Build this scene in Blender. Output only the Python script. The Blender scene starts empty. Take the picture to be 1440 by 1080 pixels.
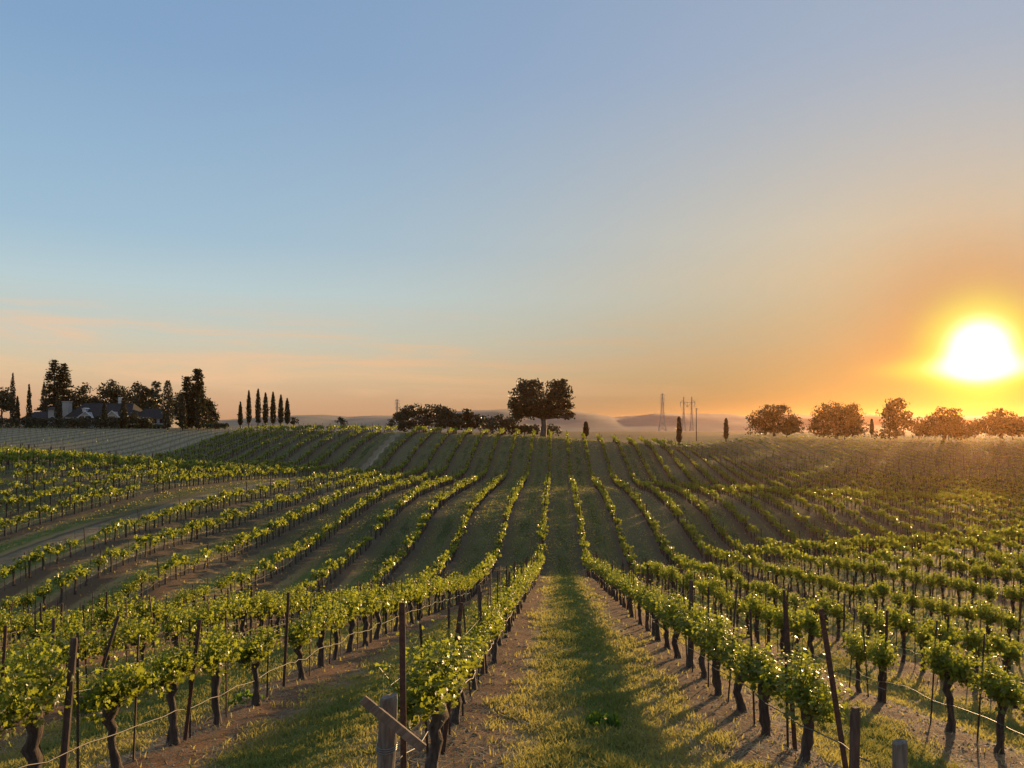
import bpy, math, random
import numpy as np

sc = bpy.context.scene
COL = sc.collection
random.seed(7)

# ---------------------------------------------------------------- camera
# The eye is the origin; the vine rows run along +Y.
F, CX, CY = 1088.0, 782.0, 595.0          # focal length and vanishing point in photo pixels (1440 x 1080)
cam = bpy.data.cameras.new('camera')
cam_o = bpy.data.objects.new('camera', cam)
COL.objects.link(cam_o)
cam.sensor_width = 36
cam.lens = 36 * F / 1440
cam.shift_x = -(CX - 720) / 1440
cam.shift_y = (CY - 540) / 1440
cam.clip_start = 0.1
cam.clip_end = 20000
cam_o.rotation_euler = (math.radians(90), 0, 0)
sc.camera = cam_o
sc.view_settings.view_transform = 'Standard'
sc.view_settings.look = 'None'
sc.view_settings.exposure = 0.75
sc.view_settings.gamma = 1.0
sc.view_settings.use_curve_mapping = False
sc.cycles.use_denoising = True
sc.cycles.max_bounces = 8
sc.cycles.transmission_bounces = 4
sc.cycles.volume_bounces = 0
sc.cycles.sample_clamp_indirect = 4

# ---------------------------------------------------------------- sky and sun
SUN_EL, SUN_AZ = math.radians(4.8), math.radians(28.7)
SUN = (math.sin(SUN_AZ) * math.cos(SUN_EL), math.cos(SUN_AZ) * math.cos(SUN_EL), math.sin(SUN_EL))


class Nodes:
    """A thin helper for writing node trees."""
    def __init__(s, nt):
        s.nt = nt

    def n(s, typ, **kw):
        nd = s.nt.nodes.new(typ)
        for k, v in kw.items():
            setattr(nd, k, v)
        return nd

    def put(s, sock, v):
        if v is None:
            return
        if hasattr(v, 'is_output'):
            s.nt.links.new(v, sock)
        elif isinstance(v, tuple) and len(v) == 3 and sock.type == 'RGBA':
            sock.default_value = (*v, 1)
        else:
            sock.default_value = v

    def math(s, op, a, b=None, c=None, clamp=False):
        nd = s.n('ShaderNodeMath', operation=op, use_clamp=clamp)
        s.put(nd.inputs[0], a); s.put(nd.inputs[1], b); s.put(nd.inputs[2], c)
        return nd.outputs[0]

    def vmath(s, op, a, b=None):
        nd = s.n('ShaderNodeVectorMath', operation=op)
        s.put(nd.inputs[0], a)
        if op == 'SCALE':
            s.put(nd.inputs['Scale'], b)
        else:
            s.put(nd.inputs[1], b)
        return nd.outputs['Value'] if op in ('DOT_PRODUCT', 'LENGTH') else nd.outputs[0]

    def mix(s, fac, a, b, blend='MIX'):
        nd = s.n('ShaderNodeMix', data_type='RGBA', blend_type=blend)
        s.put(nd.inputs[0], fac); s.put(nd.inputs[6], a); s.put(nd.inputs[7], b)
        return nd.outputs[2]

    def ramp(s, fac, stops, interp='LINEAR'):
        nd = s.n('ShaderNodeValToRGB')
        nd.color_ramp.interpolation = interp
        el = nd.color_ramp.elements
        while len(el) < len(stops):
            el.new(0.5)
        for e, (p, c) in zip(el, stops):
            e.position = p
            e.color = (*c, 1) if isinstance(c, tuple) else (c, c, c, 1)
        s.put(nd.inputs[0], fac)
        return nd.outputs[0]

    def noise(s, vec, scale, detail=3, rough=0.55, dist=0.0):
        nd = s.n('ShaderNodeTexNoise')
        s.put(nd.inputs['Vector'], vec)
        nd.inputs['Scale'].default_value = scale
        nd.inputs['Detail'].default_value = detail
        nd.inputs['Roughness'].default_value = rough
        nd.inputs['Distortion'].default_value = dist
        return nd.outputs[0]

    def stretch(s, vec, sx, sy, sz):
        nd = s.n('ShaderNodeMapping')
        s.put(nd.inputs[0], vec)
        nd.inputs['Scale'].default_value = (sx, sy, sz)
        return nd.outputs[0]

    def smooth(s, v, a, b):
        nd = s.n('ShaderNodeMapRange', interpolation_type='SMOOTHSTEP')
        s.put(nd.inputs[0], v)
        nd.inputs[1].default_value = a
        nd.inputs[2].default_value = b
        return nd.outputs[0]


def lin(c):
    c = c / 255
    return c / 12.92 if c <= .04045 else ((c + .055) / 1.055)**2.4


def make_world():
    w = bpy.data.worlds.new('World')
    sc.world = w
    w.use_nodes = True
    g = Nodes(w.node_tree)
    bg = w.node_tree.nodes['Background']
    sky = g.n('ShaderNodeTexSky', sky_type='NISHITA', sun_disc=False)
    sky.sun_elevation = SUN_EL
    sky.sun_rotation = SUN_AZ
    sky.dust_density = 0.8
    sky.ozone_density = 1.5
    d = g.n('ShaderNodeTexCoord').outputs['Generated']
    sep = g.n('ShaderNodeSeparateXYZ')
    g.put(sep.inputs[0], d)
    z = sep.outputs[2]
    # evening gradient by height above the horizon; unseen top brightened to lift the shadows
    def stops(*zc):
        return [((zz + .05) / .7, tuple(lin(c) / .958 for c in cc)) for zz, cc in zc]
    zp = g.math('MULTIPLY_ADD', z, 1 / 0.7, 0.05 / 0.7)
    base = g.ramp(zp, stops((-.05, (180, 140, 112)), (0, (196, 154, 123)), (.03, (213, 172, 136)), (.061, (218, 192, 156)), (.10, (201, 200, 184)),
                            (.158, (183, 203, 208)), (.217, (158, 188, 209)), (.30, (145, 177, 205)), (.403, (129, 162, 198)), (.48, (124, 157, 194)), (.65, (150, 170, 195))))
    # wispy high cloud, low over the horizon
    nz = g.noise(g.stretch(d, 2.2, 2.2, 22.0), 1.6, 6, 0.62, 0.8)
    cl = g.math('MULTIPLY', g.smooth(nz, 0.42, 0.68), g.math('MULTIPLY', g.smooth(z, 0.01, 0.05), g.smooth(z, 0.16, 0.09)))
    base = g.mix(g.math('MULTIPLY', cl, 0.7), base, (.93, .56, .33))
    # warm wide aureole and the bright core round the sun
    ang = g.math('ARCCOSINE', g.math('MINIMUM', g.vmath('DOT_PRODUCT', d, SUN), 1.0))
    wide = g.math('POWER', 2.718, g.math('MULTIPLY', g.math('POWER', g.math('DIVIDE', ang, 0.55), 2.0), -1.0))
    mid = g.math('POWER', 2.718, g.math('MULTIPLY', g.math('POWER', g.math('DIVIDE', ang, 0.12), 2.0), -1.0))
    warm = g.ramp(zp, [((zz + .05) / .7, c) for zz, c in ((0, (.14, .13, .05)), (.03, (.10, .10, .04)), (.08, (.34, .22, .09)), (.13, (.44, .34, .175)), (.18, (.58, .44, .24)),
                                                          (.23, (.62, .51, .33)), (.42, (.46, .48, .53)))])
    base = g.mix(g.math('MULTIPLY', wide, 0.95), base, warm)
    base = g.mix(g.math('MULTIPLY', mid, 0.8), base, (.34, .10, .015))
    # camera bloom put into the sky colour, spreading sideways along a thin streak
    sepn = g.n('ShaderNodeSeparateXYZ')
    g.put(sepn.inputs[0], g.vmath('SUBTRACT', d, SUN))
    dz = sepn.outputs[2]
    streak = g.math('POWER', 2.718, g.math('MULTIPLY', g.math('POWER', g.math('DIVIDE', g.math('ADD', dz, 0.022), 0.014), 2.0), -1.0))
    ae = g.math('DIVIDE', ang, g.math('MULTIPLY_ADD', streak, 0.5, 1.0))
    core = g.math('POWER', 2.718, g.math('MULTIPLY', g.math('POWER', g.math('DIVIDE', ae, 0.0275), 2.8), -1.0))
    halo = g.math('POWER', 2.718, g.math('MULTIPLY', g.math('POWER', g.math('DIVIDE', ae, 0.058), 3.0), -1.0))
    col = g.vmath('ADD', base, g.vmath('SCALE', g.mix(0.0, (.35, .62, .0), (0., 0., 0.)), halo))
    col = g.vmath('ADD', col, g.vmath('SCALE', g.mix(0.0, (3.0, 2.6, 2.2), (0., 0., 0.)), core))
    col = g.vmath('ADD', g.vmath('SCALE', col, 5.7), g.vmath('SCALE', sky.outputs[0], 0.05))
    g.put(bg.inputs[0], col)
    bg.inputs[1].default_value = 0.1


make_world()
sun = bpy.data.lights.new('sun', 'SUN')
sun.energy = 5.0
sun.angle = math.radians(0.6)
sun.color = (1.0, 0.62, 0.28)
sun_o = bpy.data.objects.new('sun', sun)
COL.objects.link(sun_o)
sun_o.rotation_euler = (math.radians(90) - SUN_EL, 0, math.pi - SUN_AZ)

# ---------------------------------------------------------------- helpers
def mat(name):
    m = bpy.data.materials.new(name)
    m.use_nodes = True
    return m, Nodes(m.node_tree), m.node_tree.nodes['Principled BSDF']


def build(name, V, polys, mats, parent=None, mi=None, tint=None, smooth=False, loc=None):
    """One mesh object from vertices and a list of (n,k) index arrays (k = corners per face)."""
    me = make_mesh(name, V, polys, mats, mi, tint, smooth)
    return link(name, me, parent, loc)


def make_mesh(name, V, polys, mats, mi=None, tint=None, smooth=False):
    me = bpy.data.meshes.new(name)
    V = np.asarray(V, np.float32)
    if not isinstance(polys, (list, tuple)):
        polys = [polys]
    polys = [np.asarray(p, np.int32) for p in polys if len(p)]
    nf = sum(len(p) for p in polys)
    tot = np.concatenate([np.full(len(p), p.shape[1], np.int32) for p in polys])
    loops = np.concatenate([p.ravel() for p in polys])
    start = np.concatenate([[0], np.cumsum(tot)[:-1]]).astype(np.int32)
    me.vertices.add(len(V)); me.vertices.foreach_set('co', V.ravel())
    me.loops.add(len(loops)); me.loops.foreach_set('vertex_index', loops)
    me.polygons.add(nf); me.polygons.foreach_set('loop_start', start)
    me.polygons.foreach_set('loop_total', tot)
    if not isinstance(mats, (list, tuple)):
        mats = [mats]
    for m in mats:
        me.materials.append(m)
    if mi is not None:
        me.polygons.foreach_set('material_index', np.asarray(mi, np.int32))
    me.polygons.foreach_set('use_smooth', np.full(nf, bool(smooth)))
    if tint is not None:
        a = me.attributes.new('tint', 'FLOAT', 'FACE')
        a.data.foreach_set('value', np.asarray(tint, np.float32))
    me.update(calc_edges=True)
    me.validate()
    return me


def link(name, me, parent=None, loc=None):
    o = bpy.data.objects.new(name, me)
    COL.objects.link(o)
    if parent is not None:
        o.parent = parent
    if loc is not None:
        o.location = loc
    return o


def tag(o, label=None, cat=None, group=None, kind=None):
    if label: o['label'] = label
    if cat: o['category'] = cat
    if group: o['group'] = group
    if kind: o['kind'] = kind
    return o


def thing(name, loc, label, cat, group=None, rz=0.0):
    o = link(name, None)
    o.location = loc
    o.rotation_euler = (0, 0, rz)
    o.empty_display_size = 0.2
    return tag(o, label, cat, group)


class MB:
    """Collects primitive shapes into one mesh."""
    def __init__(s):
        s.V, s.P, s.n = [], {}, 0
        s.mi = {}

    def add(s, V, polys, m=0):
        V = np.asarray(V, float)
        s.V.append(V)
        for p in polys if isinstance(polys, list) else [polys]:
            p = np.asarray(p, int)
            if len(p):
                s.P.setdefault(p.shape[1], []).append(p + s.n)
                s.mi.setdefault(p.shape[1], []).append(np.full(len(p), m))
        s.n += len(V)
        return s

    def box(s, c, size, rz=0.0, m=0, rx=0.0, ry=0.0):
        x, y, z = [0.5 * v for v in size]
        V = np.array([(-x, -y, -z), (x, -y, -z), (x, y, -z), (-x, y, -z), (-x, -y, z), (x, -y, z), (x, y, z), (-x, y, z)])
        a, b = math.cos(ry), math.sin(ry)
        V = V @ np.array([(a, 0, b), (0, 1, 0), (-b, 0, a)]).T
        a, b = math.cos(rx), math.sin(rx)
        V = V @ np.array([(1, 0, 0), (0, a, -b), (0, b, a)]).T
        a, b = math.cos(rz), math.sin(rz)
        V = V @ np.array([(a, -b, 0), (b, a, 0), (0, 0, 1)]).T
        return s.add(V + np.array(c), np.array([(0, 3, 2, 1), (4, 5, 6, 7), (0, 1, 5, 4), (1, 2, 6, 5), (2, 3, 7, 6), (3, 0, 4, 7)]), m)

    def bar(s, a, b, r, m=0, n=4):
        return s.add(*tube([a, b], [r, r], n), m)

    def tube(s, pts, rad, n=6, m=0):
        return s.add(*tube(pts, rad, n), m)

    def build(s, name, mats, parent=None, smooth=False, tint=None):
        P = [np.concatenate(v) for v in s.P.values()]
        mi = np.concatenate([np.concatenate(v) for v in s.mi.values()])
        return build(name, np.concatenate(s.V), P, mats, parent, mi, tint, smooth)


def tube(pts, rad, n=6):
    pts = np.asarray(pts, float)
    rad = np.asarray(rad, float)
    if rad.ndim == 0:
        rad = np.full(len(pts), float(rad))
    k = len(pts)
    t = np.gradient(pts, axis=0)
    t /= np.linalg.norm(t, axis=1, keepdims=True) + 1e-9
    ref = np.where(np.abs(t[:, 2:3]) > 0.9, np.array([[1., 0, 0]]), np.array([[0., 0, 1]]))
    u = np.cross(t, ref); u /= np.linalg.norm(u, axis=1, keepdims=True) + 1e-9
    v = np.cross(t, u)
    a = np.arange(n) * 2 * math.pi / n
    V = (pts[:, None] + rad[:, None, None] * (np.cos(a)[None, :, None] * u[:, None] + np.sin(a)[None, :, None] * v[:, None])).reshape(-1, 3)
    i = np.arange(k - 1)[:, None] * n
    j = np.arange(n)[None]
    j2 = (j + 1) % n
    Q = np.stack([i + j, i + j2, i + n + j2, i + n + j], -1).reshape(-1, 4)
    V = np.concatenate([V, pts[:1], pts[-1:]])
    jj = np.arange(n)
    T = np.concatenate([np.stack([(jj + 1) % n, jj, np.full(n, k * n)], -1),
                        np.stack([(k - 1) * n + jj, (k - 1) * n + (jj + 1) % n, np.full(n, k * n + 1)], -1)])
    return V, [Q, T]


def unit(v):
    return v / (np.linalg.norm(v, axis=-1, keepdims=True) + 1e-9)


LEAF_HI = np.array([(0, .42, .05), (0, .08, 0), (-.28, -.06, .03), (-.5, .25, .12), (-.33, .42, .06), (-.44, .74, .08), (-.16, .74, .02),
                    (0, 1.0, -.1), (.16, .74, .02), (.44, .74, .08), (.33, .42, .06), (.5, .25, .12), (.28, -.06, .03)])
LEAF_HI_P = np.array([(0, i, i + 1) for i in range(1, 12)] + [(0, 12, 1)])
LEAF_MID = np.array([(0, 0, 0), (-.45, .3, .12), (-.3, .8, .06), (0, 1, -.06), (.3, .8, .06), (.45, .3, .12)])
LEAF_MID_P = np.array([(0, 3, 2, 1), (0, 5, 4, 3)])
LEAF_LO = np.array([(0, 0, 0), (-.5, .5, .1), (0, 1, 0), (.5, .5, .1)])
LEAF_LO_P = np.array([(0, 3, 2, 1)])


def scatter(P, nor, size, tmpl, polys, rng, along=None):
    """Copies of one small leaf shape at points P, facing along nor; returns vertices and faces."""
    P = np.asarray(P, float)
    N = len(P)
    nor = unit(np.asarray(nor, float))
    up = along if along is not None else rng.normal(size=(N, 3))
    y = unit(up - nor * np.sum(up * nor, 1, keepdims=True))
    x = np.cross(y, nor)
    M = np.stack([x, y, nor], 1)
    V = P[:, None] + np.asarray(size).reshape(-1, 1, 1) * np.einsum('kj,njc->nkc', tmpl, M)
    Q = polys[None] + (np.arange(N) * len(tmpl))[:, None, None]
    return V.reshape(-1, 3), Q.reshape(-1, polys.shape[1])


# ---------------------------------------------------------------- ground: the shape of the hills
S, X0 = 3.5, -1.19                       # row spacing, and the row just left of the camera


def row_x(k):
    return X0 + S * k                    # k = 0 just left of the grass strip, k = 1 just right of it


YK = np.array([-40, 0, 10, 20, 30, 37, 45, 60, 68, 75, 90, 105, 115, 125, 145, 165, 185, 220, 260, 300, 450, 800, 4200.])
UK = np.array([-1.6, -1.0, -.72, -.5, -.28, -.12, 0, .12, .25, .4, .6, .9, 1.6])
HT = {
    -.72: [-3, -3.3, -4.9, -6.9, -8.9, -9.3, -8.1, -6.3, -5.2, -4.5, -4.1, -4.4, -4.6, -4.8, -3.9, -2.2, -1.1, -.9, -1.5, -3, -7, -8, -8],
    -.5: [-2.9, -3, -4.5, -6.2, -8.7, -10.0, -8.8, -7.3, -6.5, -5.9, -5.6, -6.2, -6.6, -6.8, -5.2, -2.8, -1.4, -1.1, -2, -4, -7, -8, -8],
    -.28: [-2.6, -2.5, -4.2, -5.9, -8.0, -9.7, -11.1, -10.1, -9.1, -8.6, -7.7, -7.7, -7.9, -7.8, -3.9, -1.8, -1.9, -3, -4.5, -6, -7, -8, -8],
    -.12: [-2.4, -2.25, -3.95, -5.6, -7.4, -8.8, -10.3, -11, -10, -8.9, -8.5, -8.7, -8.9, -8.9, -5.3, -2.4, -2.4, -4, -6, -7, -7, -8, -8],
    0: [-2.3, -2.2, -3.7, -5.25, -6.8, -7.9, -9.1, -11.3, -10.6, -9.9, -9.5, -9.1, -9.3, -9.2, -5.8, -3.2, -3.3, -4.8, -6.5, -7, -7, -8, -8],
    .12: [-2.4, -2.25, -3.8, -5.5, -7.2, -8.4, -9.6, -11.6, -11.4, -10.6, -9.7, -9.5, -10, -10.3, -8, -5.3, -4.9, -5.6, -6.5, -7, -7, -8, -8],
    .25: [-2.6, -2.7, -4.3, -6.3, -7.9, -8.8, -9.6, -10.9, -12, -12, -10.4, -10, -10.6, -11.3, -10.3, -9.2, -8.6, -6.5, -4.6, -4.5, -7, -8, -8],
    .4: [-3, -3.1, -4.7, -6.4, -7.6, -8.3, -9, -10.1, -11.6, -12.4, -11.2, -10.7, -11.3, -11.8, -11, -10.4, -9.8, -7.6, -5, -4.6, -7, -8, -8],
    .6: [-3.3, -3.5, -5, -6.3, -7.3, -7.9, -8.5, -9.5, -11, -12.2, -12.2, -11.7, -12, -12.2, -11.6, -10.8, -10, -7.8, -5.8, -5, -7, -8, -8]}
HT[-1.0] = [v for v in HT[-.72]]
HT[-1.6] = HT[-1.0]
HT[.9] = [v for v in HT[.6]]
HT[1.6] = HT[.9]
HTAB = np.array([HT[u] for u in (-1.6, -1.0, -.72, -.5, -.28, -.12, 0, .12, .25, .4, .6, .9, 1.6)])


def pchip(xk, T):
    h = np.diff(xk)
    d = np.diff(T, axis=1) / h
    M = np.zeros_like(T)
    a, b = d[:, :-1], d[:, 1:]
    w1, w2 = 2 * h[1:] + h[:-1], h[1:] + 2 * h[:-1]
    with np.errstate(divide='ignore', invalid='ignore'):
        m = (w1 + w2) / (w1 / a + w2 / b)
    M[:, 1:-1] = np.where(a * b > 0, m, 0.25 * (a + b) * 0)
    M[:, 0], M[:, -1] = d[:, 0], d[:, -1]
    return M


HM = pchip(YK, HTAB)


def hermite(t, h, a, b, ma, mb):
    return (2 * t**3 - 3 * t**2 + 1) * a + (t**3 - 2 * t**2 + t) * h * ma + (-2 * t**3 + 3 * t**2) * b + (t**3 - t**2) * h * mb


def wy(Y):
    return np.sqrt(np.asarray(Y, float)**2 + 18.0**2)


def height(X, Y, relief=True):
    X, Y = np.broadcast_arrays(np.asarray(X, float), np.asarray(Y, float))
    shp = X.shape
    X, Y = X.ravel(), Y.ravel()
    u = np.clip(X / wy(Y), -1.6, 1.6)
    Yc = np.clip(Y, YK[0], YK[-1])
    i = np.clip(np.searchsorted(YK, Yc) - 1, 0, len(YK) - 2)
    h = YK[i + 1] - YK[i]
    t = (Yc - YK[i]) / h
    C = hermite(t, h, HTAB[:, i], HTAB[:, i + 1], HM[:, i], HM[:, i + 1])
    d = np.diff(C, axis=0) / np.diff(UK)[:, None]
    M = np.zeros_like(C)
    hu = np.diff(UK)
    M[1:-1] = (d[:-1] * hu[1:, None] + d[1:] * hu[:-1, None]) / (hu[1:] + hu[:-1])[:, None]
    j = np.clip(np.searchsorted(UK, u) - 1, 0, len(UK) - 2)
    n = np.arange(len(u))
    hj = UK[j + 1] - UK[j]
    z = hermite((u - UK[j]) / hj, hj, C[j, n], C[j + 1, n], M[j, n], M[j + 1, n])
    if relief:
        f = np.clip(1 - (Y - 60) / 40, 0, 1)
        d = np.abs(((X - X0) / S + .5) % 1 - .5) * S
        z = z + f * (.09 * np.exp(-(d / .45)**2) - .03 * np.exp(-((d - .95) / .25)**2))
        z = z + f * .022 * (np.sin(X * 3.1 + Y * .7) * np.sin(Y * 2.3 - X * .6) + .6 * np.sin(X * 6.7 + 1.3 * np.sin(Y * 3.1)) * np.sin(Y * 5.2))
    return z.reshape(shp)


def at(xi, yi, Y):
    """World point at depth Y that shows at photo pixel (xi, yi)."""
    return ((xi - CX) / F * Y, Y, (CY - yi) / F * Y)


def pix(X, Y, Z):
    return CX + F * X / Y, CY - F * Z / Y


# ---------------------------------------------------------------- materials
def leaf_material(name, young, old, glow, rough=0.42, trans=0.5):
    m, g, b = mat(name)
    nt = m.node_tree
    t = g.n('ShaderNodeAttribute', attribute_name='tint').outputs['Fac']
    col = g.mix(t, old, young)
    geo = g.n('ShaderNodeNewGeometry')
    nz = g.noise(geo.outputs['Position'], 26, 2)
    col = g.mix(g.math('MULTIPLY', nz, 0.5), col, tuple(c * .62 for c in old))
    g.put(b.inputs['Base Color'], col)
    b.inputs['Roughness'].default_value = rough
    b.inputs['Specular IOR Level'].default_value = 0.35
    tr = g.n('ShaderNodeBsdfTranslucent')
    g.put(tr.inputs[0], g.mix(t, tuple(c * .55 for c in glow), glow))
    mx = g.n('ShaderNodeMixShader')
    mx.inputs[0].default_value = trans
    nt.links.new(b.outputs[0], mx.inputs[1])
    nt.links.new(tr.outputs[0], mx.inputs[2])
    nt.links.new(mx.outputs[0], nt.nodes['Material Output'].inputs[0])
    return m


M_VINE = leaf_material('vine_leaf', (.125, .145, .02), (.05, .085, .014), (.46, .52, .045), rough=.36)
M_TREE = leaf_material('tree_leaf', (.055, .062, .018), (.03, .036, .012), (.05, .05, .012), trans=.25)
M_CYP = leaf_material('cypress_leaf', (.045, .048, .016), (.026, .03, .011), (.05, .045, .012), trans=.2)
M_CONIF = leaf_material('conifer_needles', (.06, .068, .028), (.032, .04, .017), (.06, .06, .02), trans=.25)
M_GRASS = leaf_material('grass_blade', (.36, .245, .10), (.17, .25, .06), (.50, .46, .11), rough=.7, trans=.45)
M_WEED = leaf_material('weed_leaf', (.08, .15, .02), (.04, .09, .015), (.20, .32, .03))


def wood_material(name, dark, light, sx=30, bump=.5, rough=.85):
    m, g, b = mat(name)
    p = g.n('ShaderNodeTexCoord').outputs['Object']
    nz = g.noise(g.stretch(p, 1, 1, .16), sx, 6, .65, .6)
    n2 = g.noise(p, 5, 3)
    c = g.mix(g.smooth(nz, .3, .72), dark, light)
    c = g.mix(g.math('MULTIPLY', n2, .45), c, tuple(v * .45 for v in dark))
    g.put(b.inputs['Base Color'], c)
    b.inputs['Roughness'].default_value = rough
    bp = g.n('ShaderNodeBump')
    bp.inputs['Strength'].default_value = bump
    bp.inputs['Distance'].default_value = .02
    g.put(bp.inputs['Height'], nz)
    g.put(b.inputs['Normal'], bp.outputs[0])
    return m


M_BARK = wood_material('vine_bark', (.035, .022, .015), (.13, .085, .055), 34, .9)
M_TBARK = wood_material('tree_bark', (.07, .055, .042), (.20, .165, .13), 6, .6)
M_POST = wood_material('weathered_wood', (.09, .068, .05), (.27, .215, .16), 26, .6)
M_PLANK = wood_material('plank_wood', (.11, .075, .05), (.28, .20, .14), 24, .5)


def plain(name, c, rough=.7, metal=0., var=.35, scale=12):
    m, g, b = mat(name)
    p = g.n('ShaderNodeTexCoord').outputs['Object']
    nz = g.noise(p, scale, 5, .6)
    g.put(b.inputs['Base Color'], g.mix(g.smooth(nz, .35, .7), c, tuple(v * (1 - var) for v in c)))
    b.inputs['Roughness'].default_value = rough
    b.inputs['Metallic'].default_value = metal
    return m


M_RUST = plain('rusty_steel', (.105, .045, .026), .75, .25, .5, 22)
M_STAKE = plain('stake_steel', (.075, .042, .03), .7, .3, .5, 22)
M_HOSE = plain('drip_hose_plastic', (.085, .075, .065), .55, 0, .35, 4)
M_WIRE = plain('galvanised_wire', (.25, .24, .22), .5, .6, .3, 4)
M_ROOF = plain('slate_roof', (.020, .019, .019), .95, 0, .4, 1.2)
M_WALL = plain('white_stucco', (.31, .295, .275), .9, 0, .2, .8)
M_TAN = plain('tan_stucco', (.34, .28, .22), .9, 0, .2, .8)
M_GLASS = plain('window_glass', (.02, .022, .025), .08, 0, .2, .5)
M_TRIM = plain('painted_trim', (.5, .48, .45), .7, 0, .15, 1)
M_STEEL = plain('pylon_steel', (.42, .38, .34), .7, .1, .2, .2)
M_POLE = plain('pole_timber', (.10, .075, .055), .85, 0, .3, .5)


def ground_material():
    m, g, b = mat('vineyard_soil_and_grass')
    geo = g.n('ShaderNodeNewGeometry')
    P = geo.outputs['Position']
    sp = g.n('ShaderNodeSeparateXYZ')
    g.put(sp.inputs[0], P)
    X, Y = sp.outputs[0], sp.outputs[1]
    big = g.noise(g.stretch(P, .5, .12, .3), .55, 4, .6)
    med = g.noise(g.stretch(P, 1, .5, 1), 1.7, 5, .6)
    fine = g.noise(P, 14, 6, .7)
    grit = g.noise(P, 60, 4, .7)
    # distance from the nearest vine row, in metres, with a ragged edge
    fr = g.math('FRACT', g.math('MULTIPLY_ADD', X, 1 / S, -X0 / S + .5))
    d = g.math('MULTIPLY', g.math('ABSOLUTE', g.math('SUBTRACT', fr, .5)), S)
    d = g.math('ADD', d, g.math('MULTIPLY', g.math('SUBTRACT', med, .5), .75))
    d = g.math('ADD', d, g.math('MULTIPLY', g.math('SUBTRACT', fine, .5), .35))
    streak0 = g.noise(g.stretch(P, 1, .4, 1), 1.6, 5, .65)
    dirt = g.mix(fine, (.13, .070, .036), (.26, .155, .085))
    dirt = g.mix(g.math('MULTIPLY', g.smooth(grit, .55, .75), .6), dirt, (.36, .24, .13))
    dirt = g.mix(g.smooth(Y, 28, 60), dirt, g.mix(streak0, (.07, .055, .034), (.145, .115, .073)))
    dry = g.mix(fine, (.24, .16, .065), (.36, .26, .115))
    green = g.mix(fine, (.085, .12, .03), (.16, .19, .05))
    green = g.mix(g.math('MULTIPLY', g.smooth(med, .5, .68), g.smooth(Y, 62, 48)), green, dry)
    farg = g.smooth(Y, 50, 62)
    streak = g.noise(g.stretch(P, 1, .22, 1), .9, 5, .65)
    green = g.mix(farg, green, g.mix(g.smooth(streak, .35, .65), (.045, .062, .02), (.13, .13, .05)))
    ctr = g.math('ABSOLUTE', g.math('SUBTRACT', d, 1.12))
    green = g.mix(g.math('MULTIPLY', g.math('MULTIPLY', g.smooth(ctr, .22, .06), farg), .55), green, (.17, .14, .075))
    dry = g.mix(farg, dry, g.mix(fine, (.085, .08, .034), (.15, .125, .055)))
    alley = g.mix(g.smooth(d, 1.0, 1.38), dry, green)
    # some alleys are greener, others drier
    idx = g.math('FLOOR', g.math('MULTIPLY_ADD', X, 1 / S, -X0 / S))
    wn = g.n('ShaderNodeTexWhiteNoise', noise_dimensions='1D')
    g.put(wn.inputs['W'], idx)
    alley = g.mix(g.math('MULTIPLY', g.smooth(wn.outputs[0], .45, .9), g.smooth(Y, 60, 75)), alley, g.mix(fine, (.10, .09, .045), (.17, .145, .075)))
    alley = g.mix(g.math('MULTIPLY', g.smooth(big, .5, .68), .55), alley, dry)
    dd = g.math('MULTIPLY_ADD', farg, .18, d)
    col = g.mix(g.smooth(dd, .52, .80), dirt, alley)
    bare = g.n('ShaderNodeAttribute', attribute_name='bare').outputs['Fac']
    bare = g.math('ADD', bare, g.math('MULTIPLY', g.math('SUBTRACT', fine, .5), .3))
    track = g.mix(med, (.27, .205, .13), (.42, .325, .205))
    lines = g.math('MULTIPLY', g.smooth(d, .95, .45), g.smooth(bare, .95, .8))
    track = g.mix(g.math('MULTIPLY', lines, .55), track, (.075, .07, .035))
    track = g.mix(g.math('MULTIPLY', g.smooth(med, .4, .6), .55), track, (.17, .15, .075))
    track = g.mix(g.math('MULTIPLY', g.smooth(bare, .82, .95), .6), track, (.12, .10, .065))
    col = g.mix(g.smooth(bare, .35, .65), col, track)
    field = g.n('ShaderNodeAttribute', attribute_name='field').outputs['Fac']
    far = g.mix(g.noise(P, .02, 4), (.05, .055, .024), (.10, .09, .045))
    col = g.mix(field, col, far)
    g.put(b.inputs['Base Color'], col)
    b.inputs['Roughness'].default_value = .95
    b.inputs['Specular IOR Level'].default_value = .1
    bp = g.n('ShaderNodeBump')
    bp.inputs['Strength'].default_value = .8
    bp.inputs['Distance'].default_value = .11
    g.put(bp.inputs['Height'], g.math('ADD', fine, g.math('MULTIPLY', grit, .4)))
    g.put(b.inputs['Normal'], bp.outputs[0])
    return m


# ---------------------------------------------------------------- where vines grow
TRACK_K = -9                                   # this row was never planted: a dirt track runs there


def vine_zone(k, Y):
    """0 nothing, 1 mature vines, 2 young plants on bare stakes."""
    X = row_x(k)
    u = X / max(Y, 1)
    if k == TRACK_K or Y < 5.3:
        return 0
    if X < -70 and Y > 120:
        return 2 if Y < 186 else 0
    lim = np.interp(u, [-.45, -.25, .02, .10, .16, .25, .7], [186, 176, 170, 178, 205, 255, 262])
    return 1 if Y < lim else 0


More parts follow.
